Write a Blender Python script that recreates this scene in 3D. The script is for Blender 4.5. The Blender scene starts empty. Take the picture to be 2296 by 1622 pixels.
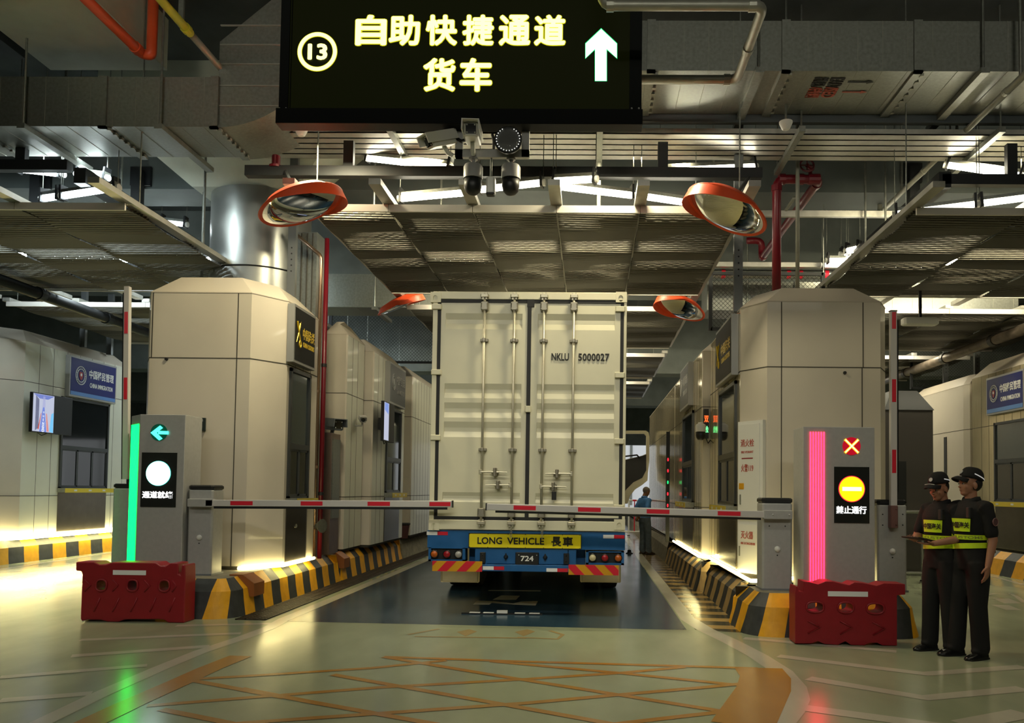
import bpy, math, random
from mathutils import Vector as V, Matrix
random.seed(7)
sc = bpy.context.scene
COL = sc.collection

# ------------------------------------------------------------------ camera
FPX, CAMH = 1750.0, 1.55
CAM = V((0, 0, CAMH))
PITCH, YAW, ROLL = math.radians(2.2), math.radians(1.0), 0.012
_F = V((-math.sin(YAW) * math.cos(PITCH), math.cos(YAW) * math.cos(PITCH), math.sin(PITCH)))
_R0 = V((math.cos(YAW), math.sin(YAW), 0))
_U0 = _R0.cross(_F)
_R = _R0 * math.cos(ROLL) + _U0 * math.sin(ROLL)
_U = _U0 * math.cos(ROLL) - _R0 * math.sin(ROLL)
_Y = V((0, 1, 0))
CX = 1324 - FPX * _Y.dot(_R) / _Y.dot(_F)      # the lane's vanishing point sits at pixel (1324, 1102)
CY = 1102 + FPX * _Y.dot(_U) / _Y.dot(_F)
cam = bpy.data.cameras.new('camera')
cam.sensor_width = 36.0
cam.lens = FPX / 2296 * 36
cam.shift_x = (1148 - CX) / 2296
cam.shift_y = (CY - 811) / 2296
cam.clip_end = 300
co = bpy.data.objects.new('camera', cam)
co.matrix_world = Matrix(((_R.x, _U.x, -_F.x, 0), (_R.y, _U.y, -_F.y, 0), (_R.z, _U.z, -_F.z, CAMH), (0, 0, 0, 1)))
COL.objects.link(co)
sc.camera = co


def ray(px, py): return _F * FPX + _R * (px - CX) - _U * (py - CY)
def at(px, py, y):                              # measured point at distance y from the camera
    d = ray(px, py); return CAM + d * (y / d.y)
def gr(px, py, z=0.0):                          # measured point on a level plane
    d = ray(px, py); return CAM + d * ((z - CAMH) / d.z)
def atx(px, py, x):                             # measured point on a wall along the lane
    d = ray(px, py); return CAM + d * (x / d.x)


# ------------------------------------------------------------------ world, lamps, exposure
sc.view_settings.view_transform = 'Standard'
sc.view_settings.look = 'None'
sc.view_settings.exposure = 0.0
sc.view_settings.gamma = 1.0
sc.view_settings.use_curve_mapping = False
w = bpy.data.worlds.new('world')
sc.world = w
w.use_nodes = True
bg = w.node_tree.nodes['Background']
bg.inputs[0].default_value = (0.93, 0.97, 1.0, 1)
bg.inputs[1].default_value = 1.3


def area(name, loc, rot, sx, sy, power, col, spread=180):
    l = bpy.data.lights.new(name, 'AREA')
    l.shape = 'RECTANGLE'; l.size = sx; l.size_y = sy; l.energy = power; l.color = col[:3]
    l.spread = math.radians(spread)
    o = bpy.data.objects.new(name, l)
    o.location = loc; o.rotation_euler = [math.radians(a) for a in rot]
    COL.objects.link(o)
    return o


WARM, COOL, NEUT = (1, .88, .57), (.80, .95, 1), (1, .96, .80)
# unseen lamps over the approach above the frame, with added fills among them
area('unseen_lamp', (-3.42, 9.35, 5.95), (0, 0, 0), .4, .2, 190, WARM, 175)  # added out of sight behind the sign to brighten the left booth's slanted corner
area('unseen_lamp', (.3, 9.0, 5.82), (0, 0, 0), .6, .2, 95, WARM, 175)  # second added light behind the sign, for the container and right booth
area('unseen_lamp', (-1.0, 5.9, 5.4), (42, 0, 0), 4.6, .25, 26, NEUT, 96)
area('unseen_lamp', (-8.8, 5.9, 5.4), (42, 0, 0), 4.0, .25, 26, NEUT, 96)
area('unseen_lamp', (6.4, 5.9, 5.4), (42, 0, 0), 4.0, .25, 24, WARM, 96)
area('unseen_lamp', (-1.0, .5, 5.4), (58, 0, 0), 9.0, .3, 34, NEUT, 64)
area('unseen_lamp', (0, -3.5, 7.4), (62, 0, 0), 14.0, .5, 70, NEUT, 180)  # wide fill added behind the camera for overall brightness
area('duct_fill', (0, -2.5, 6.5), (94, 0, 0), 14.0, .3, 26, NEUT, 26)  # added unseen fill that lifts the duct fronts, no fixture of the hall
# lamps on the tube rows in the canopy gaps, then added fills above the slats
for lx, col in ((-8.6, COOL), (-.9, WARM), (6.2, WARM)):
    for ly in (14.1, 19.1, 24.2, 29.5):
        area('lane_lamp', (lx, ly, 5.66 if ly < 15 else 5.14), (0, 0, 0), 4.0, .25, 48, col, 170)
for lx, col in ((-8.6, COOL), (-.9, WARM), (6.6, WARM)):
    for ly in (10.5, 15.2, 20.2):
        area('slat_fill', (lx, ly, 6.12), (42, 0, 0), 4.4, .10, 230 if ly < 12 else 80, col, 130)  # added to brighten the slat lips, separate from the visible tubes

# ------------------------------------------------------------------ materials
MATS = {}
def mat(name, col, rough=.5, metal=0.0, var=0.0, scale=6.0, emit=None, es=0.0, bump=0.0, spec=.5, stretch=None, rvar=0.0, coat=0.0, alpha=1.0):
    if name in MATS: return MATS[name]
    m = bpy.data.materials.new(name); m.use_nodes = True
    nt = m.node_tree; b = nt.nodes['Principled BSDF']
    b.inputs['Base Color'].default_value = (*col, 1)
    b.inputs['Roughness'].default_value = rough
    b.inputs['Metallic'].default_value = metal
    b.inputs['Specular IOR Level'].default_value = spec
    b.inputs['Coat Weight'].default_value = coat
    b.inputs['Alpha'].default_value = alpha
    if emit:
        b.inputs['Emission Color'].default_value = (*emit, 1)
        b.inputs['Emission Strength'].default_value = es
    if var or bump or rvar:
        tc = nt.nodes.new('ShaderNodeTexCoord'); mp = nt.nodes.new('ShaderNodeMapping')
        nt.links.new(tc.outputs['Object'], mp.inputs[0])
        if stretch: mp.inputs['Scale'].default_value = stretch
        nz = nt.nodes.new('ShaderNodeTexNoise'); nz.inputs['Scale'].default_value = scale; nz.inputs['Detail'].default_value = 6
        nt.links.new(mp.outputs[0], nz.inputs['Vector'])
        if var:
            r = nt.nodes.new('ShaderNodeValToRGB')
            r.color_ramp.elements[0].position = .3; r.color_ramp.elements[1].position = .7
            r.color_ramp.elements[0].color = (*[c * (1 - var) for c in col], 1)
            r.color_ramp.elements[1].color = (*[min(1, c * (1 + var)) for c in col], 1)
            nt.links.new(nz.outputs['Fac'], r.inputs[0]); nt.links.new(r.outputs[0], b.inputs['Base Color'])
        if rvar:
            mr = nt.nodes.new('ShaderNodeMapRange')
            mr.inputs[1].default_value = .3; mr.inputs[2].default_value = .7
            mr.inputs[3].default_value = max(.02, rough - rvar); mr.inputs[4].default_value = rough + rvar
            nt.links.new(nz.outputs['Fac'], mr.inputs[0]); nt.links.new(mr.outputs[0], b.inputs['Roughness'])
        if bump:
            bp = nt.nodes.new('ShaderNodeBump'); bp.inputs['Strength'].default_value = bump; bp.inputs['Distance'].default_value = .01
            nt.links.new(nz.outputs['Fac'], bp.inputs['Height']); nt.links.new(bp.outputs[0], b.inputs['Normal'])
    MATS[name] = m
    return m


FL = dict(rough=.20, rvar=.03, var=.10, scale=.9, stretch=(2.2, .9, 1), bump=0, spec=.8)
floor_m = mat('floor_green_grey_epoxy', (.32, .36, .235), **FL)
blue_m = mat('floor_blue_epoxy', (.022, .050, .078), **FL)
white_m = mat('floor_white_paint', (.50, .48, .38), **FL)
yel_m = mat('floor_yellow_paint', (.42, .20, .025), **FL)
fade_m = mat('floor_faded_orange_paint', (.36, .27, .12), **FL)
hatch_d = mat('floor_dark_hatch', (.03, .034, .024), **FL)
hatch_y = mat('floor_tan_hatch', (.42, .27, .09), **FL)
grate_m = mat('drain_grate_iron', (.05, .035, .022), .55, .4, var=.5, scale=30, bump=.6)
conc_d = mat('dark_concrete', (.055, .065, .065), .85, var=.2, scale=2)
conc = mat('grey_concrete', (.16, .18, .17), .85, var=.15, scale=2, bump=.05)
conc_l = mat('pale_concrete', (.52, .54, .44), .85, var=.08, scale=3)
galv = mat('galvanised_steel', (.27, .28, .25), .38, .75, var=.14, scale=26, rvar=.06)
galv_l = mat('bright_galvanised_steel', (.46, .45, .40), .38, .6, var=.1, scale=10, rvar=.08)
steel = mat('brushed_steel', (.50, .47, .40), .22, .9, var=.1, scale=8, stretch=(1, 1, 14), rvar=.05)
steel_d = mat('dark_stainless', (.16, .14, .11), .25, .8, var=.1, scale=6)
cream = mat('cream_panel', (.58, .53, .44), .42, var=.03, scale=2, coat=.15)
cream_g = mat('pale_green_cream_panel', (.56, .56, .46), .36, var=.03, scale=2, coat=.2)
cream_gl = mat('glossy_cream_metal', (.62, .54, .36), .12, .55, var=.06, scale=3, stretch=(9, 9, 1), bump=.04)
seam = mat('dark_seam', (.05, .045, .035), .8)
black = mat('black_metal', (.010, .011, .012), .45, .1)
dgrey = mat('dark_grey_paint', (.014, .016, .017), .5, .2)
grey = mat('grey_powder_coat', (.40, .40, .39), .42, .2, var=.05, scale=20)
grey_d = mat('slate_powder_coat', (.17, .19, .21), .42, .2, var=.05, scale=20)
wht = mat('white_plastic', (.70, .70, .66), .4)
cont = mat('container_cream_paint', (.66, .63, .47), .36, var=.05, scale=1.6, bump=.03)
gasket = mat('black_rubber_gasket', (.008, .008, .008), .6)
rod_m = mat('lock_rod_zinc', (.48, .45, .35), .4, .5)
cam_m = mat('lock_bracket_zinc', (.30, .28, .23), .45, .7)
blue_p = mat('trailer_blue_paint', (.012, .105, .30), .38, var=.12, scale=5, rvar=.08)
yplate = mat('yellow_reflective_plate', (.86, .72, .01), .4)
ink = mat('black_ink', (.006, .006, .006), .6)
red_r = mat('red_reflective', (.62, .015, .035), .35)
amb_r = mat('amber_reflective', (.62, .30, .01), .35)
wht_r = mat('white_reflective', (.78, .78, .78), .35)
tyre = mat('tyre_rubber', (.012, .012, .012), .8)
flap = mat('cream_mudflap', (.60, .53, .33), .6, var=.08)
redpl = mat('red_plastic', (.26, .006, .013), .45, var=.08, scale=8)
kyel = mat('kerb_yellow_paint', (.74, .36, .006), .5, var=.10, scale=9)
kblk = mat('kerb_black_paint', (.030, .033, .034), .55, var=.3, scale=9)
kcon = mat('kerb_bare_concrete', (.20, .18, .13), .8, var=.25, scale=9)
kdull = mat('kerb_worn_tan_paint', (.36, .24, .09), .6, var=.15, scale=9)
rubb = mat('orange_brown_rubber', (.24, .075, .012), .55)
redpipe = mat('red_pipe_paint', (.14, .003, .010), .38)
ored = mat('orange_red_pipe_paint', (.75, .10, .03), .4)
yelpipe = mat('yellow_green_pipe_paint', (.55, .55, .03), .4)
conduit = mat('grey_conduit', (.30, .30, .25), .45, .4, var=.1, scale=8)
mirror_m = mat('mirror_face', (.85, .88, .88), .02, 1.0)
orange = mat('orange_plastic', (.80, .085, .02), .4)
navy = mat('navy_sign_face', (.010, .016, .12), .45, spec=.25)
lblue = mat('light_blue_band', (.08, .20, .48), .4)
blksign = mat('black_sign_face', (.010, .010, .008), .5, spec=.2)
slate = mat('slate_sign_face', (.07, .075, .085), .4)
gold = mat('gold_lettering', (.62, .42, .02), .35, .2)
signwhite = mat('white_lettering', (.75, .75, .72), .5)
signgrey = mat('pale_grey_lettering', (.42, .42, .42), .5)
redink = mat('red_brown_lettering', (.42, .08, .05), .5)
plate_dk = mat('dark_green_plate', (.012, .022, .018), .4)
skin = mat('skin', (.36, .17, .10), .5, var=.05, scale=12)
skin_d = mat('tanned_skin', (.30, .14, .08), .5, var=.05, scale=12)
cloth_k = mat('black_uniform_cloth', (.003, .003, .0035), .85, bump=.15, scale=14)
cloth_b = mat('blue_work_shirt', (.10, .30, .75), .8, var=.15, scale=9, bump=.2)
jeans = mat('grey_blue_jeans', (.13, .17, .21), .85, var=.2, scale=11, bump=.2)
hivis = mat('hi_vis_yellow', (.62, .85, .02), .45)
shoe_m = mat('black_leather', (.010, .010, .010), .25)
shoe_b = mat('dark_brown_leather', (.05, .035, .02), .5)
hair_k = mat('black_hair', (.008, .007, .006), .6)
hair_g = mat('grey_cropped_hair', (.22, .19, .16), .8)
lip_m = mat('lip', (.22, .07, .05), .5)
eye_w = mat('eye_white', (.55, .52, .50), .3)
glass_b = mat('dark_glass', (.012, .014, .015), .05, 0, spec=.9)
glass_d = mat('blue_grey_glass', (.045, .06, .066), .06, 0, spec=.8)
frame_m = mat('window_frame', (.07, .075, .075), .35, .6)
wire_m = mat('dark_wire', (.06, .06, .055), .5, .5)
slat_m = mat('canopy_mesh_metal', (.095, .09, .074), .5, .0, spec=.15)
slat_f = mat('canopy_frame_white', (.60, .57, .52), .45, .1)
brownpipe = mat('brown_grey_pipe', (.16, .13, .10), .4, .2, var=.3, scale=5)


def emis(name, col, s): return mat(name, (.02, .02, .02), .5, emit=col, es=s)


tube_w = emis('tube_light_warm', (1, .93, .72), 26)
tube_c = emis('tube_light_cool', (.85, .97, 1), 26)
strip_m = emis('led_strip_warm', (1, .84, .36), 22)
led_y = emis('led_yellow', (1, .97, .20), 3.6)
led_yd = emis('led_yellow_dim', (.9, .85, .01), .8)
led_g = emis('led_green', (.01, 1, .22), 1.3)
led_wg = emis('led_white_green', (.72, 1, .95), 9)
led_cy = emis('led_cyan_green', (.05, 1, .72), 3.2)
led_gs = emis('led_green_bar', (.0, 1, .055), 8.0)
led_rs = emis('led_pink_red_bar', (1, .012, .05), 9)
led_r = emis('led_red', (1, .02, .04), 1.6)
led_o = emis('led_orange', (1, .45, .0), 2.4)
led_yw = emis('led_yellow_white', (1, .85, .35), 2.6)
led_w = emis('led_white', (1, 1, .98), 1.6)
led_b = emis('led_blue_white', (.55, .8, 1), 2.0)
glint = emis('lamp_dot', (1, 1, .9), 1.2)


# ------------------------------------------------------------------ mesh helpers
ORG = {}
class MB:
    def __init__(s, M=None): s.v = []; s.f = []; s.fm = []; s.M = M; s.mi = 0
    def add(s, vs, fs):
        n = len(s.v)
        for p in vs:
            p = V(p); s.v.append(s.M @ p if s.M else p)
        for f in fs: s.f.append([i + n for i in f]); s.fm.append(s.mi)
        return s
    def box(s, a, b):
        x0, x1 = sorted((a[0], b[0])); y0, y1 = sorted((a[1], b[1])); z0, z1 = sorted((a[2], b[2]))
        return s.add([(x0, y0, z0), (x1, y0, z0), (x1, y1, z0), (x0, y1, z0), (x0, y0, z1), (x1, y0, z1), (x1, y1, z1), (x0, y1, z1)],
                     [(0, 3, 2, 1), (4, 5, 6, 7), (0, 1, 5, 4), (1, 2, 6, 5), (2, 3, 7, 6), (3, 0, 4, 7)])
    def cbox(s, c, d): return s.box([c[i] - d[i] / 2 for i in range(3)], [c[i] + d[i] / 2 for i in range(3)])
    def bbox(s, a, b, r):                       # box with chamfered vertical-axis and top edges (rounded look)
        x0, x1 = sorted((a[0], b[0])); y0, y1 = sorted((a[1], b[1])); z0, z1 = sorted((a[2], b[2]))
        def ring(i, z): return [(x0 + r + i, y0 + i, z), (x1 - r - i, y0 + i, z), (x1 - i, y0 + r + i, z), (x1 - i, y1 - r - i, z), (x1 - r - i, y1 - i, z), (x0 + r + i, y1 - i, z), (x0 + i, y1 - r - i, z), (x0 + i, y0 + r + i, z)]
        return s.rings([ring(r * .5, z0), ring(0, z0 + r * .5), ring(0, z1 - r * .5), ring(r * .5, z1)])
    def rings(s, R, cap0=True, cap1=True, close=True):
        n = len(R[0]); vs = [p for r in R for p in r]; fs = []
        for i in range(len(R) - 1):
            for j in range(n if close else n - 1):
                k = (j + 1) % n
                fs.append((i * n + j, i * n + k, (i + 1) * n + k, (i + 1) * n + j))
        if cap0: fs.append(tuple(reversed(range(n))))
        if cap1: fs.append(tuple(range((len(R) - 1) * n, len(R) * n)))
        return s.add(vs, fs)
    def prism(s, poly, a, b):                   # polygon given in 3-D as function of t: poly(t)
        return s.rings([poly(a), poly(b)])
    def ext(s, pts, d):                         # extrude 3-D polygon by vector
        d = V(d); return s.rings([[V(p) for p in pts], [V(p) + d for p in pts]])
    def tube(s, path, r, n=12, cap=True, closed=False):
        P = [V(p) for p in path]; R = []
        up = None; m = len(P)
        for i, p in enumerate(P):
            if closed: t = (P[(i + 1) % m] - P[i - 1]).normalized()
            else:
                t0 = (P[i] - P[i - 1]).normalized() if i > 0 else None
                t1 = (P[i + 1] - P[i]).normalized() if i < m - 1 else None
                t = ((t0 or t1) + (t1 or t0)).normalized()
            if up is None: up = V((0, 0, 1)) if abs(t.z) < .9 else V((1, 0, 0))
            a = t.cross(up).normalized(); b = a.cross(t).normalized(); up = b
            rr = r[i] if isinstance(r, (list, tuple)) else r
            sc_ = 1.0
            if not closed and 0 < i < m - 1:
                c = max(.3, t.dot((P[i] - P[i - 1]).normalized())); sc_ = 1 / c
            R.append([p + (a * math.cos(q) * sc_ + b * math.sin(q)) * rr for q in [2 * math.pi * k / n for k in range(n)]])
        if closed:
            R.append(R[0]); return s.rings(R, False, False)
        return s.rings(R, cap, cap)
    def cyl(s, a, b, r, n=16): return s.tube([a, b], r, n)
    def lathe(s, prof, c=(0, 0, 0), ax=(0, 0, 1), n=20, cap=True):
        ax = V(ax).normalized(); u = ax.orthogonal().normalized(); w_ = ax.cross(u); c = V(c)
        return s.rings([[c + ax * h + (u * math.cos(q) + w_ * math.sin(q)) * max(r, .0004) for q in [2 * math.pi * k / n for k in range(n)]] for r, h in prof], cap, cap)
    def ball(s, c, r, n=12, m=8):
        c = V(c); r = V(r) if not isinstance(r, (int, float)) else V((r, r, r))
        R = []
        for i in range(m + 1):
            t = math.pi * (i / m) if 0 < i < m else (.03 if i == 0 else math.pi - .03)
            R.append([c + V((r.x * math.sin(t) * math.cos(q), r.y * math.sin(t) * math.sin(q), -r.z * math.cos(t))) for q in [2 * math.pi * k / n for k in range(n)]])
        return s.rings(R)
    def quad(s, a, b, c, d): return s.add([a, b, c, d], [(0, 1, 2, 3)])
    def poly(s, pts): return s.add(pts, [tuple(range(len(pts)))])
    def text(s, string, c, h, t=.004, width=None, bold=0.0, u=(1, 0, 0), v=(0, 0, 1), align='C', wrap=None, sx=1.0, fat=0.0):
        vs, fs = text_geo(string, bold)
        if fat:                                 # thicker strokes: the glyph repeated with small shifts
            n0 = len(vs); v0, f0 = vs, fs; vs, fs = list(v0), list(f0)
            for k in range(8):
                dx, dy = fat * math.cos(k * math.pi / 4), fat * math.sin(k * math.pi / 4); m_ = len(vs)
                vs += [(p[0] + dx, p[1] + dy, p[2] + .06 * (k + 1)) for p in v0]; fs += [tuple(i + m_ for i in f) for f in f0]
        xs = [p[0] for p in vs]; ys = [p[1] for p in vs]
        x0, x1, y0, y1 = min(xs), max(xs), min(ys), max(ys)
        k = h / (y1 - y0)
        kx = (width / (x1 - x0)) if width else k * sx
        u = V(u); v = V(v); nrm = u.cross(v); c = V(c)
        out = []
        for p in vs:
            a = (p[0] - (x0 + x1) / 2) * kx if align == 'C' else (p[0] - x0) * kx
            b = (p[1] - (y0 + y1) / 2) * k
            out.append(wrap(a, b, (p[2]) * t) if wrap else c + u * a + v * b + nrm * (p[2] * t))
        return s.add(out, fs)
    def build(s, name, m, parent=None, smooth=False, kind=None, label=None, bevel=0):
        me = bpy.data.meshes.new(name)
        off = V(ORG.get(parent.name, (0, 0, 0))) if parent else V((0, 0, 0))
        me.from_pydata([tuple(p - off) for p in s.v], [], s.f)
        ms = m if isinstance(m, (list, tuple)) else [m]
        for k in ms: me.materials.append(k)
        if len(ms) > 1:
            for p, i in zip(me.polygons, s.fm): p.material_index = i
        if smooth: me.polygons.foreach_set('use_smooth', [True] * len(me.polygons))
        me.validate(); me.update()
        o = bpy.data.objects.new(name, me); COL.objects.link(o)
        ORG[o.name] = tuple(off)
        if parent: o.parent = parent
        if smooth == 'auto':
            me.polygons.foreach_set('use_smooth', [True] * len(me.polygons))
            me.set_sharp_from_angle(angle=math.radians(38))
        if bevel:
            b = o.modifiers.new('bevel', 'BEVEL'); b.width = bevel; b.segments = 2; b.limit_method = 'ANGLE'
        if kind: o['kind'] = kind
        if label: o['label'] = label
        return o


_TX = {}
def text_geo(string, bold=0.0):
    key = (string, bold)
    if key in _TX: return _TX[key]
    c = bpy.data.curves.new('lettering', 'FONT'); c.body = string; c.size = 1; c.offset = bold; c.extrude = 1.0; c.resolution_u = 3
    o = bpy.data.objects.new('lettering', c); COL.objects.link(o)
    dg = bpy.context.evaluated_depsgraph_get()
    e = o.evaluated_get(dg); me = e.to_mesh()
    r = ([tuple(v.co) for v in me.vertices], [tuple(p.vertices) for p in me.polygons])
    e.to_mesh_clear(); bpy.data.objects.remove(o); bpy.data.curves.remove(c)
    _TX[key] = r
    return r


def thing(name, label, cat, loc=(0, 0, 0), group=None, rot=None):
    o = bpy.data.objects.new(name, None); COL.objects.link(o)
    o.location = loc; ORG[o.name] = tuple(loc)
    o['label'] = label; o['category'] = cat
    if group: o['group'] = group
    return o
def tag(o, label, cat, group=None):
    o['label'] = label; o['category'] = cat
    if group: o['group'] = group
    return o
def dup(root, loc, label, group=None, rotz=None):
    def rec(o, par):
        c = o.copy(); COL.objects.link(c)
        if par: c.parent = par
        for ch in kids.get(o.name, []): rec(ch, c)
        return c
    kids = {}
    for o in bpy.data.objects:
        if o.parent: kids.setdefault(o.parent.name, []).append(o)
    r = rec(root, None)
    r.location = loc; r['label'] = label
    if rotz is not None: r.rotation_euler.z = rotz
    if group: r['group'] = group
    return r
def frame(o, u, v):                             # local axes: x = u, z = v, -y = outward face normal
    u = V(u).normalized(); v = V(v).normalized(); n = v.cross(u).normalized()
    return Matrix(((u.x, n.x, v.x, o[0]), (u.y, n.y, v.y, o[1]), (u.z, n.z, v.z, o[2]), (0, 0, 0, 1)))
def fuse(mb, voxel, it=3):                      # melt the collected pieces into one continuous surface
    me = bpy.data.meshes.new('tmp'); me.from_pydata([tuple(p) for p in mb.v], [], mb.f); me.update()
    o = bpy.data.objects.new('tmp', me); COL.objects.link(o)
    r = o.modifiers.new('r', 'REMESH'); r.mode = 'VOXEL'; r.voxel_size = voxel
    s = o.modifiers.new('s', 'SMOOTH'); s.factor = .5; s.iterations = it
    e = o.evaluated_get(bpy.context.evaluated_depsgraph_get()); m = e.to_mesh()
    out = MB(); out.v = [v.co.copy() for v in m.vertices]; out.f = [list(p.vertices) for p in m.polygons]; out.fm = [0] * len(out.f)
    e.to_mesh_clear(); bpy.data.objects.remove(o); bpy.data.meshes.remove(me)
    return out


# ------------------------------------------------------------------ the setting
XL, XR = -4.15, 1.76                            # kerb faces either side of the truck's lane
fl = MB().quad((-24, -10, 0), (24, -10, 0), (24, 46, 0), (-24, 46, 0)).build('floor', floor_m, kind='structure')
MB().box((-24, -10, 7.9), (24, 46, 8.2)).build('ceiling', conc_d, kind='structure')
MB().box((-24.3, -10, 0), (-24, 46, 8)).build('wall_left', conc, kind='structure')
MB().box((24, -10, 0), (24.3, 46, 8)).build('wall_right', conc, kind='structure')
MB().box((-24, -10.3, 0), (24, -10, 8)).build('wall_rear', conc_d, kind='structure')
MB().box((-24, 46, 4.3), (24, 46.3, 8)).box((-24, 46, 0), (-.5, 46.3, 4.3)).box((12, 46, 0), (24, 46.3, 4.3)).build('wall_far', conc, kind='structure')
MB().box((-24, 46, -.02), (24, 80, -.004)).build('ground', mat('pale_outdoor_paving', (.5, .5, .48), .8), kind='structure')


def marks(name, m, z, fn):
    b = MB(); fn(b); o = b.build(name, m, fl, kind='structure'); o.location.z = z; return o
NS = [0]
def strip(b, pts, wd):                          # painted line along measured floor pixels
    NS[0] = (NS[0] + 1) % 24
    P = [gr(*p) if len(p) == 2 else V(p) for p in pts]
    L = []; Rr = []
    for i, p in enumerate(P):
        t = ((P[i + 1] if i < len(P) - 1 else p) - (P[i - 1] if i else p)); t.z = 0; t.normalize()
        n = V((-t.y, t.x, 0)) * wd / 2; dz = V((0, 0, .00003 * NS[0]))
        L.append(p + n + dz); Rr.append(p - n + dz)
    b.rings([[a, c] for a, c in zip(L, Rr)], False, False, close=False)
def pol(b, pts): b.poly([gr(*p) for p in reversed(pts)])
def up(b):                                      # make painted faces look upward
    for i, f in enumerate(b.f):
        a, c, d = b.v[f[0]], b.v[f[1]], b.v[f[2]]
        if (c - a).cross(d - a).z < 0: b.f[i] = f[::-1]


def f_blue(b):
    xa, xb = -3.55, 1.10
    b.quad((xa, 9.05, 0), (xb, 8.88, 0), (xb, 45, 0), (xa, 45, 0)); up(b)
marks('blue_lane_paint', blue_m, .001, f_blue)
def f_blue2(b): b.quad((-10.7, 10.6, 0), (-6.5, 10.6, 0), (-6.5, 45, 0), (-10.7, 45, 0)); up(b)
def f_white(b):
    a = gr(637, 1390); c = gr(1543, 1390)
    b.quad((a.x - .08, a.y, 0), (a.x + .08, a.y, 0), (a.x + .08, 45, 0), (a.x - .08, 45, 0))
    b.quad((c.x - .09, c.y, 0), (c.x + .09, c.y, 0), (c.x + .09, 45, 0), (c.x - .09, 45, 0))
    strip(b, [(640, 1388), (605, 1408), (546, 1430), (450, 1462), (362, 1498), (220, 1560), (84, 1626)], .15)
    strip(b, [(1542, 1388), (1580, 1412), (1640, 1440), (1700, 1472), (1752, 1506), (1780, 1540), (1786, 1568), (1772, 1595), (1745, 1626)], .2)
    strip(b, [(395, 1404), (625, 1399)], .11)
    strip(b, [(180, 1436), (540, 1421)], .12); strip(b, [(160, 1472), (470, 1450)], .14)
    strip(b, [(0, 1520), (330, 1493)], .12); strip(b, [(0, 1572), (205, 1556)], .13)
    strip(b, [(1668, 1432), (2010, 1462)], .13); strip(b, [(1745, 1472), (2075, 1512), (2296, 1496)], .15)
    strip(b, [(1812, 1522), (2075, 1566), (2296, 1545)], .16); strip(b, [(1800, 1588), (2110, 1630)], .17)
    strip(b, [(2296, 1312), (2225, 1293)], .10)
    strip(b, [(0, 1278), (248, 1240)], .12)
    strip(b, [(2296, 1600), (2160, 1626)], .2)
    up(b)
marks('white_line_paint', white_m, .002, f_white)
def f_glyph(b):
    pol(b, [(1104, 1346), (1128, 1346), (1128, 1346), (1166, 1337), (1124, 1336)])
    pol(b, [(1124, 1337), (1166, 1337), (1157, 1346), (1126, 1346)])
    pol(b, [(1069, 1348), (1108, 1349), (1097, 1357), (1060, 1357)])
    pol(b, [(1108, 1349), (1150, 1354), (1150, 1356.5), (1100, 1353)])
    pol(b, [(1168, 1350), (1206, 1349), (1201, 1359), (1150, 1357), (1150, 1354)])
    pol(b, [(1095, 1324), (1212, 1325), (1212, 1327), (1095, 1326)])
    pol(b, [(2226, 1343), (2262, 1343), (2290, 1354), (2252, 1354)])
    pol(b, [(2222, 1357), (2262, 1358), (2290, 1369), (2256, 1369)])
    strip(b, [(2205, 1336), (2230, 1332), (2268, 1334), (2280, 1339), (2296, 1352)], .07)
    up(b)
marks('white_letter_paint', white_m, .003, f_glyph)
def f_yel(b):
    strip(b, [(1700, 1499), (1716, 1520), (1712, 1546), (1695, 1575), (1664, 1628)], .42)
    strip(b, [(540, 1472), (470, 1500), (400, 1532), (300, 1576), (190, 1628)], .21)
    for p in ([(860, 1474), (1180, 1485), (1395, 1491), (1700, 1500)], [(540, 1545), (700, 1576), (980, 1626)],
              [(746, 1514), (1180, 1590), (1390, 1628)], [(860, 1474), (1100, 1514), (1630, 1598)], [(1100, 1484), (1395, 1511), (1690, 1541)],
              [(500, 1626), (1180, 1578), (1380, 1560), (1575, 1543), (1700, 1531)], [(330, 1584), (540, 1567), (847, 1543), (1180, 1524), (1393, 1510), (1535, 1497)],
              [(432, 1524), (540, 1518), (835, 1499), (1000, 1482)], [(1370, 1626), (1640, 1595)], [(432, 1527), (640, 1566)], [(362, 1592), (540, 1628)]):
        strip(b, p, .075)
    up(b)
marks('yellow_box_paint', yel_m, .0025, f_yel)
def f_fade(b):
    for x in (1050, 1180): pol(b, [(x - 26, 1418), (x + 2, 1412), (x + 20, 1417), (x - 6, 1428)])
    for p in ([(915, 1424), (985, 1411)], [(930, 1428), (1180, 1432)], [(1160, 1430), (1250, 1434), (1262, 1424), (1232, 1415)]): strip(b, p, .05)
    up(b)
marks('faded_orange_paint', fade_m, .0022, f_fade)
def f_hd(b): b.quad((1.20, 8.9, 0), (XR, 8.75, 0), (XR, 45, 0), (1.20, 45, 0)); up(b)
marks('dark_edge_paint', hatch_d, .001, f_hd)
def f_hy(b):
    y = 8.95
    while y < 30:
        b.quad((1.20, y + .05, 0), (XR, y, 0), (XR, y + .24, 0), (1.20, y + .29, 0)); y += .52
    up(b)
marks('tan_hatch_paint', hatch_y, .0018, f_hy)
def grate(b):
    y = 9.1
    while y < 30:
        b.box((XL + .02, y, .0), (-3.78, y + .035, .012)); y += .07
    for x in (XL + .03, -4.02, -3.9, -3.79): b.box((x, 9.1, 0), (x + .02, 30, .012))
tag((lambda b: (grate(b), b.build('drain_grate', grate_m))[1])(MB()), 'long rusty drain grating running along the left kerb of the truck lane', 'drain')

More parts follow.
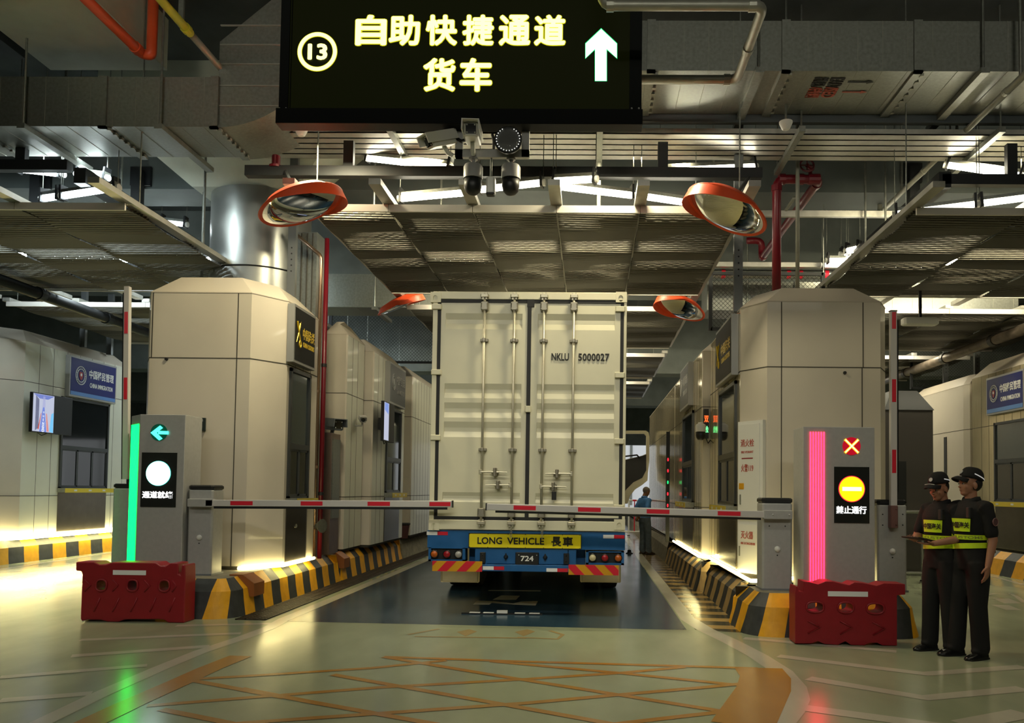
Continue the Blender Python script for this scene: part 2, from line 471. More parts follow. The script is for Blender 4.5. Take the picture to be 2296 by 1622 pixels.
# concrete beams and the wide pale soffit at top left
def beam(n, a, b, m=conc): return MB().box(a, b).build(n, m, kind='structure')
beam('ceiling_beam', (-24, 12.7, 6.5), (24, 13.5, 7.9), mat('beam_concrete', (.09, .105, .10), .85, var=.1, scale=2))
beam('ceiling_beam', (-24, 17.6, 6.1), (24, 18.4, 7.9))
beam('ceiling_beam', (-24, 24.6, 5.3), (24, 25.4, 7.9))
beam('ceiling_beam', (-24, 33, 5.2), (24, 34, 7.9))
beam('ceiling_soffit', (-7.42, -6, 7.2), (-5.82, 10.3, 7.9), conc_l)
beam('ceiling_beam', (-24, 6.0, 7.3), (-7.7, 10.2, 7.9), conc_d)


def boolean(a, b):
    obs = []
    for q in (a, b):
        me = bpy.data.meshes.new('tmp'); me.from_pydata([tuple(p) for p in q.v], [], q.f); me.update()
        import bmesh
        bm = bmesh.new(); bm.from_mesh(me); bmesh.ops.recalc_face_normals(bm, faces=bm.faces); bm.to_mesh(me); bm.free()
        o = bpy.data.objects.new('tmp', me); COL.objects.link(o); obs.append(o)
    m = obs[0].modifiers.new('b', 'BOOLEAN'); m.operation = 'DIFFERENCE'; m.object = obs[1]; m.solver = 'EXACT'
    e = obs[0].evaluated_get(bpy.context.evaluated_depsgraph_get()); me = e.to_mesh()
    out = MB(); out.v = [v.co.copy() for v in me.vertices]; out.f = [list(p.vertices) for p in me.polygons]; out.fm = [0] * len(out.f)
    e.to_mesh_clear()
    for o in obs: bpy.data.objects.remove(o)
    return out


# ------------------------------------------------------------------ shipping container
YC = 9.72
def cxx(px): return at(px, 920, YC).x
def czz(py): return at(1185, py, YC).z
cl, cr, ct, cb = cxx(966.5), cxx(1403.5), czz(655), czz(1190)
root = thing('shipping_container', 'cream shipping container with closed double doors on the blue trailer', 'container', ((cl + cr) / 2, YC, cb))
b = MB()
b.box((cl + .02, YC + .10, cb + .12), (cr - .02, YC + 12.2, ct - .02))
for k in range(60):                              # side corrugations
    y = YC + .35 + k * .195
    for x in (cl + .02, cr - .02): b.box((x - .02, y, cb + .2), (x + .02, y + .1, ct - .15))
b.build('body', cont, root)
b = MB()
gl, gr_, gt, gb = cxx(977), cxx(1397), czz(672), czz(1168)
b.box((cl, YC, cb), (gl, YC + .16, ct)).box((gr_, YC, cb), (cr, YC + .16, ct)).box((gl, YC, gt), (gr_, YC + .14, ct)).box((gl, YC, cb), (gr_, YC + .14, gb))
b.build('door_frame', cont, root, bevel=.006)
b = MB(); g = .042
dm = cxx(1184)
b.box((gl, YC + .012, gb), (gl + g, YC + .1, gt)).box((gr_ - g, YC + .012, gb), (gr_, YC + .1, gt))
b.box((gl, YC + .010, gt - g), (gr_, YC + .1, gt)).box((gl, YC + .010, gb), (gr_, YC + .1, gb + g))
b.box((dm - .024, YC + .004, gb), (dm + .024, YC + .1, gt)).box((dm - .03, YC + .002, gt - .09), (dm + .06, YC + .03, gt))
b.build('gasket', gasket, root)
for side, (xa, xb, ra, rb) in enumerate(((gl + g, dm - .024, cxx(995), cxx(1168)), (dm + .024, gr_ - g, cxx(1203), cxx(1377)))):
    z0, z1, yf = gb + g, gt - g, YC + .02
    prof = [(z0, 0)]
    for a, c in reversed(((703, 739), (861, 894), (904, 938), (947, 982), (1106, 1128))):
        za, zc = czz(c), czz(a); hh = (zc - za)
        prof += [(za, 0), (za + hh * .36, .023), (za + hh * .62, .023), (zc, 0)]
    prof.append((z1, 0))
    b = MB()
    b.box((xa, yf, z0), (ra, yf + .05, z1)).box((rb, yf, z0), (xb, yf + .05, z1))
    b.rings([[(x, yf + d, z) for z, d in prof] for x in (ra, rb)], False, False, close=False)
    for x in (ra, rb): b.poly([(x, yf, prof[0][0])] + [(x, yf + d, z) for z, d in prof[1:-1]] + [(x, yf, prof[-1][0]), (x, yf + .045, z1), (x, yf + .045, z0)])
    for i in range(len(b.f) - len(prof) - 1, len(b.f)):
        pass
    b.build('door', cont, root)
for px, py, hw in ((977, 690, 1), (976, 837, 1), (974, 984, 1), (972, 1133, 1), (1393, 692, -1), (1392, 840, -1), (1391, 988, -1), (1390, 1136, -1)):
    x = at(px, py, YC).x; z = czz(py)
    b = MB().bbox((x - .05, YC - .022, z - .034), (x + .075, YC + .02, z + .034), .012) if hw > 0 else MB().bbox((x - .075, YC - .022, z - .034), (x + .05, YC + .02, z + .034), .012)
    b.build('hinge', cont, root, smooth='auto')
for px, py in ((976.5, 667), (1392, 667), (972.5, 1178), (1388, 1177)):
    p = at(px, py, YC)
    b = MB().box((p.x - .062, YC - .012, p.z - .064), (p.x + .07 if px < 1100 else p.x + .075, YC + .15, p.z + .066))
    h = MB().tube([(p.x, YC - .1, p.z - .012), (p.x, YC + .1, p.z - .012)], .03, 16)
    for q in h.v: q.z = p.z + (q.z - p.z) * 1.35
    b = boolean(b, h)
    o = b.build('corner_casting', cont, root)
    MB().box((p.x - .05, YC + .09, p.z - .05), (p.x + .05, YC + .1, p.z + .05)).build('casting_pocket', ink, o)
for pt, pb in ((1087, 1080.5), (1154, 1147.5), (1219, 1215.5), (1286, 1283)):
    x0, x1 = at(pt, 670, YC).x, at(pb, 1175, YC).x
    xm = (x0 + x1) / 2; yr = YC - .045
    def lx(py): return xm
    o = MB().tube([(xm, yr, czz(1176)), (xm, yr, czz(664))], .0165, 12).build('lock_rod', rod_m, root, smooth=True)
    for py in (689, 1151):
        z = czz(py)
        q = MB().bbox((xm - .045, YC - .07, z - .055), (xm + .045, YC + .02, z + .055), .014)
        for dx in (-.033, .033):
            for dz in (-.035, .035): q.tube([(xm + dx, YC - .08, z + dz), (xm + dx, YC - .065, z + dz)], .007, 8)
        q.build('guide_plate', cam_m, o)
    for py in (765, 1010):
        z = czz(py)
        MB().bbox((xm - .05, YC - .03, z - .018), (xm + .05, YC + .02, z + .018), .008).bbox((xm - .022, YC - .072, z - .022), (xm + .022, YC - .02, z + .022), .008).build('rod_clip', cam_m, o)
    for py, sg in ((667, 1), (1174, -1)):
        z = czz(py)
        MB().bbox((xm - .05, YC - .075, z - .018), (xm + .05, YC, z + .024), .01).box((xm - .03, YC - .06, z - .045), (xm - .01, YC - .02, z + .045)).box((xm + .012, YC - .06, z - .04), (xm + .03, YC - .02, z + .05)).build('cam_lock', rod_m, o)
for a, c, pv, py in ((1081, 1140, 1113, 1060), (1147, 1093, 1120, 1089), (1283, 1225, 1251, 1062), (1216, 1272, 1243, 1091)):
    z = czz(py); xa, xc, xp = cxx(a), cxx(c), cxx(pv)
    b = MB().tube([(xa, YC - .06, z), (xp, YC - .06, z), (xc, YC - .06, z - .004)], [.012, .014, .008], 8)
    b.bbox((xa - .02, YC - .07, z - .03), (xa + .02, YC - .03, z + .03), .008)
    b.build('door_handle', rod_m, root, smooth='auto')
    MB().bbox((xp - .022, YC - .085, z - .055), (xp + .022, YC + .02, z + .055), .016).bbox((xp - .045, YC - .03, z - .02), (xp + .045, YC + .02, z + .02), .008).build('handle_hasp', cam_m, root)
MB().text('NKLU', (cxx(1254.5), YC + .014, czz(799.5)), .092, .004, width=cxx(1274) - cxx(1235), fat=.016).build('owner_code', ink, root)
MB().text('5000027', (cxx(1330), YC + .014, czz(799.5)), .092, .004, width=cxx(1365) - cxx(1295), fat=.016).build('lettering', ink, root)
p = at(1243, 1108, YC)
t = thing('padlock', 'black padlock hanging from the lower handle on the right container door', 'padlock', (p.x, YC - .08, p.z))
MB().bbox((p.x - .028, YC - .105, p.z - .075), (p.x + .028, YC - .06, p.z + .03), .008).build('lock_body', black, t)
MB().tube([(p.x - .018, YC - .083, p.z + .02), (p.x - .018, YC - .083, p.z + .075), (p.x, YC - .083, p.z + .095), (p.x + .018, YC - .083, p.z + .075), (p.x + .018, YC - .083, p.z + .02)], .006, 8).build('shackle', cam_m, t)
b = MB().bbox((cxx(1177), YC - .03, czz(925)), (cxx(1190), YC + .02, czz(911)), .008)
b.build('door_catch', cont, root)

# ------------------------------------------------------------------ trailer
YB = YC + .03
def bx(px): return at(px, 1240, YB).x
def bz(py, px=1180): return at(px, py, YB).z
T = thing('semi_trailer', 'blue semi-trailer under the container with a yellow long-vehicle plate', 'trailer', ((cl + cr) / 2, YB, 0))
zt, zm, zl = bz(1191), bz(1232), bz(1282)
b = MB().box((bx(957.5), YB, zm), (bx(1401.5), YB + .16, zt - .004))
b.box((bx(1090), YB, zl + .09), (bx(1276), YB + .12, zm)).box((bx(1062), YB - .03, zl), (bx(1284), YB + .1, zl + .085))
for xa, xc in ((1045, 1090), (1276, 1313)): b.box((bx(xa), YB + .25, zl + .05), (bx(xc), YB + .32, zm))
b.box((bx(1065), YB, zl + .05), (bx(1092), YB + .1, zm)).box((bx(1272), YB, zl + .05), (bx(1292), YB + .1, zm))
b.build('rear_bumper', blue_p, T, bevel=.006)
b = MB()
for x in (bx(1110), bx(1256)): b.box((x - .06, YB + .12, .72), (x + .06, 21.6, zt - .02))
for y in (11, 13, 15, 17, 19): b.box((bx(1110), y, .78), (bx(1256), y + .1, zt - .06))
b.build('chassis_rail', mat('chassis_dark_blue', (.01, .03, .07), .6), T)
o = MB().bbox((bx(1050.5), YB - .016, bz(1230.5)), (bx(1303.5), YB - .001, bz(1197)), .004).build('long_vehicle_plate', [yplate], T)
q = MB()
x0, x1, z0, z1 = bx(1050.5), bx(1303.5), bz(1230.5), bz(1197)
q.box((x0, YB - .02, z0), (x1, YB - .012, z0 + .008)).box((x0, YB - .02, z1 - .008), (x1, YB - .012, z1)).box((x0, YB - .02, z0), (x0 + .008, YB - .012, z1)).box((x1 - .008, YB - .02, z0), (x1, YB - .012, z1))
q.build('plate_border', ink, o)
zc = (z0 + z1) / 2
q = MB().text('LONG', (bx(1098), YB - .017, zc), .086, .003, width=bx(1126) - bx(1071), fat=.022)
q.text('VEHICLE', (bx(1178.5), YB - .017, zc), .086, .003, width=bx(1220) - bx(1137), fat=.022)
q.text('長', (bx(1247), YB - .017, zc), .120, .003, width=bx(1258) - bx(1236), fat=.022).text('車', (bx(1273), YB - .017, zc), .120, .003, width=bx(1285) - bx(1262), fat=.022)
q.build('lettering', ink, o)
q = MB()
for px in (1094, 1139, 1178, 1219, 1261, 1300, 1053):
    for py in (1228.5, 1199): q.tube([(bx(px), YB - .02, bz(py)), (bx(px), YB - .014, bz(py))], .005, 8)
q.build('rivets', ink, o)
o = MB().bbox((bx(1156), YB - .03, bz(1266.5)), (bx(1208.5), YB + .001, bz(1239)), .008).build('number_plate', black, T)
MB().text('724', (bx(1182.5), YB - .031, bz(1252.5)), .066, .003, width=bx(1197) - bx(1168), fat=.025).build('digits', signwhite, o)
MB().ball((bx(1164), YB - .03, bz(1245)), .006, 8, 5).ball((bx(1204), YB - .03, bz(1245)), .006, 8, 5).build('screw', signwhite, o)
for px in (1134.5, 1222.5):
    MB().lathe([(.012, -.02), (.03, -.01), (.026, .02), (.012, .045)], (bx(px), YB, bz(1250)), (0, -1, 0), 14).box((bx(px) - .008, YB - .02, bz(1257)), (bx(px) + .008, YB, bz(1242))).build('plate_lamp', black, T, smooth='auto')
for px in (1083, 1270):
    MB().bbox((bx(px) - .034, YB - .035, bz(1264)), (bx(px) + .034, YB + .02, bz(1240)), .006).ball((bx(px), YB - .036, bz(1245)), .009, 8, 5).ball((bx(px), YB - .036, bz(1258)), .009, 8, 5).build('rubber_buffer', black, T)
for (a, c, top, bot), cols in (((960.5, 1043, 1231, 1262), ('o', 'r', 'w')), ((1313.5, 1399.5, 1235, 1265), ('y', 'r', 'o'))):
    xa, xc, za, zc = bx(a), bx(c), bz(bot), bz(top)
    o = MB().box((xa, YB, za), (xa + .034, YB + .2, zc)).box((xc - .034, YB, za), (xc, YB + .2, zc)).box((xa, YB, za), (xc, YB + .2, za + .024)).box((xa, YB, zc - .01), (xc, YB + .2, zc)).box((xa, YB + .1, za), (xc, YB + .2, zc)).build('lamp_box', blue_p, T)
    MB().box((xa + .034, YB + .03, za + .024), (xc - .034, YB + .1, zc - .01)).build('lamp_panel', black, o)
    lens = dict(o=mat('amber_lens', (.45, .10, .01), .3), r=mat('red_lens', (.32, .008, .015), .3), w=mat('clear_lens', (.34, .34, .33), .3), y=mat('cream_lens', (.60, .54, .32), .3))
    for k, cc in enumerate(cols):
        x = xa + .085 + (xc - xa - .17) * k / 2
        if cc == 'o': x += .012 if k else -.012
        MB().lathe([(.050, 0), (.052, .03), (.045, .036), (.044, .03)], (x, YB + .03, (za + zc) / 2 + .004), (0, -1, 0), 20).build('lamp_ring', black, o, smooth='auto')
        MB().lathe([(.044, 0), (.043, .028), (.03, .04), (.005, .044)], (x, YB + .03, (za + zc) / 2 + .004), (0, -1, 0), 20).build('lamp_lens', lens[cc], o, smooth='auto')
for a, c, top, bot, dirn in ((972, 1083, 1260, 1283, 1), (1275.5, 1387, 1264.5, 1287, -1)):
    xa, xc, za, zc = bx(a), bx(c), bz(bot), bz(top); hgt = zc - za; y = YB - .06
    o = MB().box((xa, y, za), (xc, y + .012, zc)).build('marker_board', amb_r, T)
    q = MB(); wd = .12; k = -2
    x = xa - .12
    def cl_(pts):                                # clip a slanted stripe to the board
        out = []
        for lo, sgn in ((xa, 1), (xc, -1)):
            src = out or pts; res = []
            for i in range(len(src)):
                p0, p1 = src[i - 1], src[i]; d0, d1 = (p0[0] - lo) * sgn, (p1[0] - lo) * sgn
                if (d0 < 0) != (d1 < 0):
                    t = d0 / (d0 - d1); res.append((lo, p0[1] + (p1[1] - p0[1]) * t))
                if d1 >= 0: res.append(p1)
            out = res
            if not out: return []
        return out
    x = xa - .24 + (.12 if dirn > 0 else .02)
    while x < xc:
        s_ = .12 * dirn
        pts = cl_([(x - s_ / 2, za), (x - s_ / 2 + wd, za), (x + s_ / 2 + wd, zc), (x + s_ / 2, zc)])
        if len(pts) > 2: q.ext([(px_, y - .002, pz_) for px_, pz_ in pts], (0, .004, 0))
        x += .24
    q.build('red_stripe', red_r, o)
for a, py in ((956, 1199), (1352, 1201.5), (1084, 1275), (1226, 1277.5)):
    xa = bx(a); z = bz(py); y = YB - (.004 if py < 1220 else .034)
    o = MB().box((xa, y, z - .022), (xa + .135, y + .006, z + .022)).build('reflector_strip', wht_r, T)
    MB().box((xa + .135, y, z - .022), (xa + .265, y + .006, z + .022)).build('red_half', red_r, o)
YF = 11.9
for a, c in ((1000, 1075), (1301, 1392)):
    xa, xc = at(a, 1300, YF).x, at(c, 1300, YF).x
    if a == 1000: xa -= .08
    MB().bbox((xa, YF, at(a, 1306, YF).z), (xc, YF + .015, .9), .03).build('mudflap', flap, T)
for y in (12.75, 14.05, 15.35):
    for sg, a in ((-1, 1037), (1, 1347)):
        xm = at(a, 1310, 12.25).x
        for dx in (-.15, .15):
            o = MB().lathe([(.25, -.12), (.42, -.13), (.49, -.10), (.50, -.05), (.50, .05), (.49, .10), (.42, .13), (.25, .12)], (xm + dx, y, .50), (1, 0, 0), 28).build('tyre', tyre, T, smooth='auto')
            MB().lathe([(.05, -.06), (.24, -.1), (.25, .1), (.05, .06)], (xm + dx, y, .50), (1, 0, 0), 20).build('wheel_rim', galv, o, smooth='auto')
    MB().tube([(at(1037, 1310, 12.25).x, y, .50), (at(1347, 1310, 12.25).x, y, .50)], .07, 10).build('axle', black, T)
    MB().box((-1.3, y - .35, .55), (-1.18, y + .35, .72)).box((-.55, y - .35, .55), (-.43, y + .35, .72)).build('spring', black, T)
for px in (1147, 1216):
    x = at(px, 1190, YC).x; b = MB()
    for k in range(7): b.tube([(x + .012 * math.cos(q), YC - .06 + .006 * (k % 2), czz(1181) - .022 * k + .014 * math.sin(q)) for q in [i * math.pi / 3 for i in range(6)]], .003, 5, closed=True)
    tag(b.build('safety_chain', rod_m), 'thin chain dangling over the yellow plate %s' % ('at its centre' if px < 1200 else 'right of its centre'), 'chain')

MB().bbox((-1.75, 17.0, .42), (.25, 18.4, 1.0), .05).build('daylight_block', black, T)  # box added to block the daylight showing under the trailer
for x in (-1.5, -.1): MB().box((x - .08, 16.2, .06), (x + .08, 16.36, .9)).box((x - .16, 16.1, .02), (x + .16, 16.46, .07)).build('landing_leg', black, T)  # legs put in to help close the same bright gap
# tractor unit far ahead with its right door swung open
K = thing('truck_cab', 'cream truck tractor ahead of the container with its door swung open', 'truck', (-.8, 23, 0))
b = MB().bbox((-2.0, 22.5, 1.0), (.46, 24.6, 3.6), .12).box((-1.7, 22.2, .6), (.3, 22.5, 1.1)).box((-2.0, 22.4, .28), (.46, 24.7, 1.1)).box((-1.6, 19.6, .35), (.1, 22.4, .75)).box((-2.0, 24.5, .05), (.46, 24.72, .5))  # low boxes added to keep daylight from showing under the tractor
b.build('cab_body', cont, K, smooth='auto')
for y in (23.9, 20.6):
    for x in (-1.95, .3): MB().lathe([(.2, -.13), (.45, -.14), (.5, -.08), (.5, .08), (.45, .14), (.2, .13)], (x, y, .5), (1, 0, 0), 24).build('tyre', tyre, K, smooth='auto')
YD = 23.6
dz = lambda px, py: at(px, py, YD)
out = [(1396, 966), (1448, 966), (1454, 970), (1456, 980), (1456, 1035), (1453, 1060), (1452, 1078), (1440, 1088), (1424, 1098), (1413, 1112), (1407, 1130), (1396, 1130)]
ring = [dz(*p) for p in out]
win = [dz(*p) for p in ((1398, 973), (1444, 973), (1449, 978), (1449, 1018), (1440, 1022), (1398, 1032))]
a = MB().ext(ring, (0, .12, 0)); c = MB().ext([p - V((0, .2, 0)) for p in win], (0, .6, 0))
o = boolean(a, c).build('cab_door', cont, K)
MB().ext([dz(*p) - V((0, .012, 0)) for p in ((1397, 1033), (1440, 1023), (1449, 1020), (1449, 1055), (1440, 1072), (1420, 1082), (1404, 1098), (1397, 1110))], (0, .02, 0)).build('door_trim', black, o)
MB().tube([dz(1400, 1024) - V((0, .03, 0)), dz(1428, 1021) - V((0, .06, 0)), dz(1434, 1028) - V((0, .03, 0))], .025, 8).build('grab_handle', black, o)

# ------------------------------------------------------------------ kerbs
PROF = [(0, 0), (.04, .16), (.07, .31), (.20, .45)]
def kerb(name, label, x0, x1, y0, y1, rad, ms, slant=-.22, pitch=.28, ph=0.0):
    r = rad; pts = []                            # outline, starting at the back of the right side and running to the front
    def arc(cx_, cy_, a0, a1): return [(cx_ + r * math.cos(math.radians(a0 + (a1 - a0) * k / 12)), cy_ + r * math.sin(math.radians(a0 + (a1 - a0) * k / 12))) for k in range(13)]
    pts = [(x1, y1)] + arc(x1 - r, y0 + r, 0, -90) + arc(x0 + r, y0 + r, 270, 180) + [(x0, y1)]
    pts.append(pts[0])
    L = [0]
    for i in range(1, len(pts)): L.append(L[-1] + math.dist(pts[i], pts[i - 1]))
    tot = L[-1]
    def P(s):
        s %= tot; i = 1
        while L[i] < s and i < len(L) - 1: i += 1
        t = (s - L[i - 1]) / max(1e-6, L[i] - L[i - 1])
        return V((pts[i - 1][0] + (pts[i][0] - pts[i - 1][0]) * t, pts[i - 1][1] + (pts[i][1] - pts[i - 1][1]) * t, 0))
    def N(s):
        e = .03; d = P(s + e) - P(s - e); d.normalize(); return V((d.y, -d.x, 0))   # clockwise walk: inward is to the right
    n = max(8, round(tot / pitch)) * 4
    b = MB(); rings = []
    for k in range(n):
        s = tot * k / n + ph
        rings.append([P(s + slant * z) + N(s + slant * z) * i + V((0, 0, z)) for i, z in PROF])
    m = len(PROF)
    vs = [p for r_ in rings for p in r_]
    b.add(vs, [])
    for k in range(n):
        b.mi = (k // 4) % 2
        for j in range(m - 1):
            b.f.append([k * m + j, k * m + j + 1, ((k + 1) % n) * m + j + 1, ((k + 1) % n) * m + j]); b.fm.append(b.mi)
    b.f.append([k * m + m - 1 for k in reversed(range(n))]); b.fm.append(2)
    return tag(b.build(name, [ms[0], ms[1], kcon]), label, 'kerb')
YB2 = [kyel, kblk]
kerb('island_kerb', 'rounded yellow and black striped kerb end beneath the green-lit kiosk', -6.05, XL, 9.1, 13.05, .32, YB2)
kerb('island_kerb', 'striped kerb further along the left side of the truck, behind the kerb end', -6.0, XL, 13.08, 17.3, .12, [kyel, kblk])
kerb('island_kerb', 'bare concrete kerb at the far left beyond the striped kerbs', -6.0, XL, 17.36, 44, .12, [kcon, kcon])
kerb('island_kerb', 'rounded yellow and black striped kerb end beneath the red-lit kiosk', XR - .08, 3.66, 8.5, 9.5, .36, YB2, ph=.14)
kerb('island_kerb', 'worn tan-striped kerb beneath the hydrant cabinet, right of the truck', XR, 3.6, 9.56, 12.2, .1, [kdull, kblk])
kerb('island_kerb', 'worn tan-striped kerb on the right, second from the red-lit kiosk', XR - .1, 3.6, 12.28, 17.4, .1, [kdull, kblk])
kerb('island_kerb', 'bare concrete kerb at the far right beyond the worn striped kerbs', XR - .1, 3.6, 17.46, 44, .1, [kcon, kcon])
kerb('island_kerb', 'striped kerb with a glowing light strip at the left edge of the picture', -13.4, -11.25, 11.8, 20.0, .3, YB2, pitch=.42)
kerb('island_kerb', 'bright striped kerb behind the two officers at the right edge', 8.0, 10.4, 12.8, 24, .3, YB2, pitch=.42)
for y, lab in ((9.62, 'nearest the kerb end'), (13.15, 'at the start of the second kerb')):
    MBx = MB().ext([(XL + .012, y, .20), (XL + .012, y + .3, .20), (XL + .012, y + .3, .36), (XL - .16, y + .3, .468), (XL - .3, y + .3, .468), (XL - .3, y, .468), (XL - .16, y, .468), (XL + .012, y, .36)][0:0] or
                   [(XL + .012, y, .20), (XL + .012, y, .36), (XL - .14, y, .468), (XL - .3, y, .468), (XL - .3, y, .2)], (0, .3, 0))
    tag(MBx.build('corner_guard', rubb), 'orange-brown rubber block set in the left kerb, %s' % lab, 'corner guard')

# ------------------------------------------------------------------ water-filled barriers
def barrier(off, outl, d, holes, depth, label, rib):
    def W(zx, zy): return at(off[0] + zx * .27875, off[1] + zy * .27875, d)
    P = [W(*p) for p in outl]
    lo = min(p.z for p in P)
    P = [V((p.x, d, p.z - lo + .002)) for p in P]
    t = thing('water_barrier', label, 'barrier', (sum(p.x for p in P) / len(P), d + depth / 2, 0))
    a = MB().ext(P, (0, depth, 0)); c = MB(); rings = []
    for hx, hy, rx, ry in holes:
        o = W(hx, hy); o.z += -lo + .002; k = .27875 / 1750 * d
        pts = [V((o.x + rx * k * math.copysign(abs(math.cos(q)) ** .8, math.cos(q)), d - .05, o.z + ry * k * math.copysign(abs(math.sin(q)) ** .8, math.sin(q)))) for q in [i * math.pi / 14 for i in range(28)]]
        c.ext(pts, (0, depth + .1, 0))
        rings.append([V((p.x, d - .004, p.z)) for p in pts])
    boolean(a, c).build('barrier_body', redpl, t, bevel=.012)
    for r in rings: MB().tube(r, .011, 6, closed=True).build('hole_rim', redpl, t, smooth=True)
    for pl in rib:
        q = [W(*p) for p in pl]; q = [V((p.x, d - .002, p.z - lo)) for p in q]
        MB().tube(q, .009, 6).build('rib', redpl, t, smooth=True)
    return t, W, lo
o5, o8 = (0, 1170), (1656, 1170)
t, W, lo = barrier(o5, [(608, 345), (755, 345), (800, 365), (850, 365), (900, 348), (1250, 350), (1290, 376), (1335, 378), (1370, 352), (1430, 354), (1432, 440), (1450, 448), (1460, 368), (1487, 368), (1490, 455), (1480, 836), (1350, 834), (1320, 812), (1275, 806), (1000, 808), (950, 828), (860, 826), (810, 812), (700, 810), (655, 822), (645, 800), (660, 445), (650, 420), (608, 415)],
    8.83, [(815, 532, 44, 46), (1066, 534, 44, 46), (1322, 536, 44, 46)], .24, 'dark red plastic barrier with round holes in front of the green-lit kiosk',
    [[(805, 632), (755, 745)], [(960, 632), (905, 745)], [(1105, 632), (1050, 745)], [(1255, 632), (1205, 745)], [(1408, 632), (1360, 745)], [(680, 485), (730, 530), (680, 580)], [(905, 485), (950, 530), (905, 580)], [(1160, 490), (1205, 535), (1160, 585)], [(1385, 490), (1420, 535), (1385, 585)]])
p0, p1 = W(908, 446), W(1175, 412); d = 8.83
MB().box((p0.x, d - .004, p0.z - lo), (p1.x, d + .002, p1.z - lo)).build('white_reflector', wht_r, t)
t, W, lo = barrier(o8, [(525, 475), (570, 480), (640, 498), (700, 475), (760, 475), (820, 490), (890, 505), (930, 483), (1000, 488), (1110, 510), (1170, 490), (1340, 497), (1342, 580), (1275, 586), (1275, 992), (1160, 990), (1115, 968), (1050, 970), (1010, 990), (905, 986), (860, 955), (800, 985), (690, 978), (640, 955), (580, 974), (455, 974), (455, 570), (462, 515), (475, 515), (485, 555), (520, 560)],
    8.12, [(615, 680, 68, 42), (862, 685, 62, 42), (1100, 692, 68, 42)], .24, 'dark red plastic barrier with oval holes in front of the red-lit kiosk',
    [[(555, 790), (655, 838), (555, 890)], [(815, 792), (912, 842), (815, 896)], [(1075, 798), (1175, 850), (1080, 902)]])
p0, p1 = W(718, 592), W(1040, 556); d = 8.12
MB().box((p0.x, d - .004, p0.z - lo), (p1.x, d + .002, p1.z - lo)).build('white_reflector', wht_r, t)

# ------------------------------------------------------------------ gates
ZI = .45
def gate(px0, px1, ptop, d, label, sensor, armfn, seed=0):
    xa, xb = at(px0, 1200, d).x, at(px1, 1200, d).x; ztop = at((px0 + px1) / 2, ptop, d).z
    t = thing('barrier_gate', label, 'gate', ((xa + xb) / 2, d + .15, ZI))
    MB().bbox((xa, d, ZI), (xb, d + .3, ztop - .06), .02).build('cabinet', grey, t, bevel=.006)
    MB().bbox((xa - .004, d - .004, ztop - .06), (xb + .004, d + .304, ztop), .03).build('top_cap', black, t)
    MB().box((xa - .01, d - .01, ZI - .002), (xb + .01, d + .31, ZI + .02)).build('base_plate', grey_d, t)
    if sensor:
        z = at((px0 + px1) / 2, sensor, d).z; xm = (xa + xb) / 2
        MB().lathe([(.035, 0), (.034, .01), (.02, .025), (.003, .03)], (xm, d, z), (0, -1, 0), 16).build('sensor_dome', wht, t, smooth='auto')
        MB().lathe([(.008, 0), (.008, .004)], (xm, d, z - .07), (0, -1, 0), 8).build('keyhole', ink, t)
    armfn(t, xa, xb, d)
    return t
def arm(t, p0, p1, hw, bands, d, tip=True, rub=True, vert=False):
    p0, p1 = V(p0), V(p1); u = (p1 - p0).normalized(); v = V((-u.z, 0, u.x)); L = (p1 - p0).length
    M = Matrix(((u.x, 0, v.x, p0.x), (0, 1, 0, p0.y), (u.z, 0, v.z, p0.z), (0, 0, 0, 1)))
    o = MB(M).box((0, 0, -hw), (L, .06, hw)).build('boom_arm', mat('boom_grey_white', (.52, .50, .48), .4), t, bevel=.006)
    q = MB(M).box((.1, .015, -hw - .028), (L - .06, .045, -hw)) if rub else None
    if q: q.build('rubber_edge', black, o)
    if tip: MB(M).box((L, -.003, -hw - .003), (L + .012, .063, hw + .003)).build('end_cap', black, o)
    for a, c in bands: MB(M).box((a * L, -.003, -hw * .62), (c * L, .001, hw * .62)).build('red_band', red_r, o)
    return o
def arm_l(t, xa, xb, d):
    y = d - .08
    a, c = at(460, 1128.5, y), at(1013, 1131, y)
    def fr(px): return (px - 460) / (1013 - 460)
    arm(t, a, c, .040, [(fr(517), fr(567)), (fr(675), fr(724)), (fr(825), fr(875)), (fr(963), fr(1010))], y)
    MB().bbox((xa + .03, y, a.z - .05), (xb + .04, d, a.z + .05), .01).build('arm_bracket', grey, t)
gate(419, 475, 1088, 9.62, 'grey gate cabinet with a lowered striped boom reaching right toward the container', 1206, arm_l)
def arm_r(t, xa, xb, d):
    y = d - .08
    a, c = at(1740, 1155, y), at(1091, 1137, y)
    def fr(px): return (1740 - px) / (1740 - 1091)
    arm(t, a, c, .038, [(fr(1661), fr(1610)), (fr(1502), fr(1451)), (fr(1348), fr(1297)), (fr(1202), fr(1152))], y, rub=False)
    u = c - a; q = MB(); q.tube([a + u * .05 + V((0, .03, -.052)), a + u * .97 + V((0, .03, -.052))], .014, 6); q.build('rubber_edge', black, t)
    MB().bbox((xa + .0, y - .012, a.z - .05), (xb - .02, d, a.z + .05), .01).ball((xa + .1, y - .014, a.z), .012, 8, 5).ball((xb - .06, y - .014, a.z), .012, 8, 5).build('arm_bracket', grey, t)
    for dx in (.08, .26): MB().lathe([(.008, 0), (.008, .004)], (xa + dx, d, a.z - .13), (0, -1, 0), 8).build('screw', ink, t)
gate(1709, 1777, 1117, 8.95, 'slate grey gate cabinet whose lowered boom reaches left across the container', 1232, arm_r)
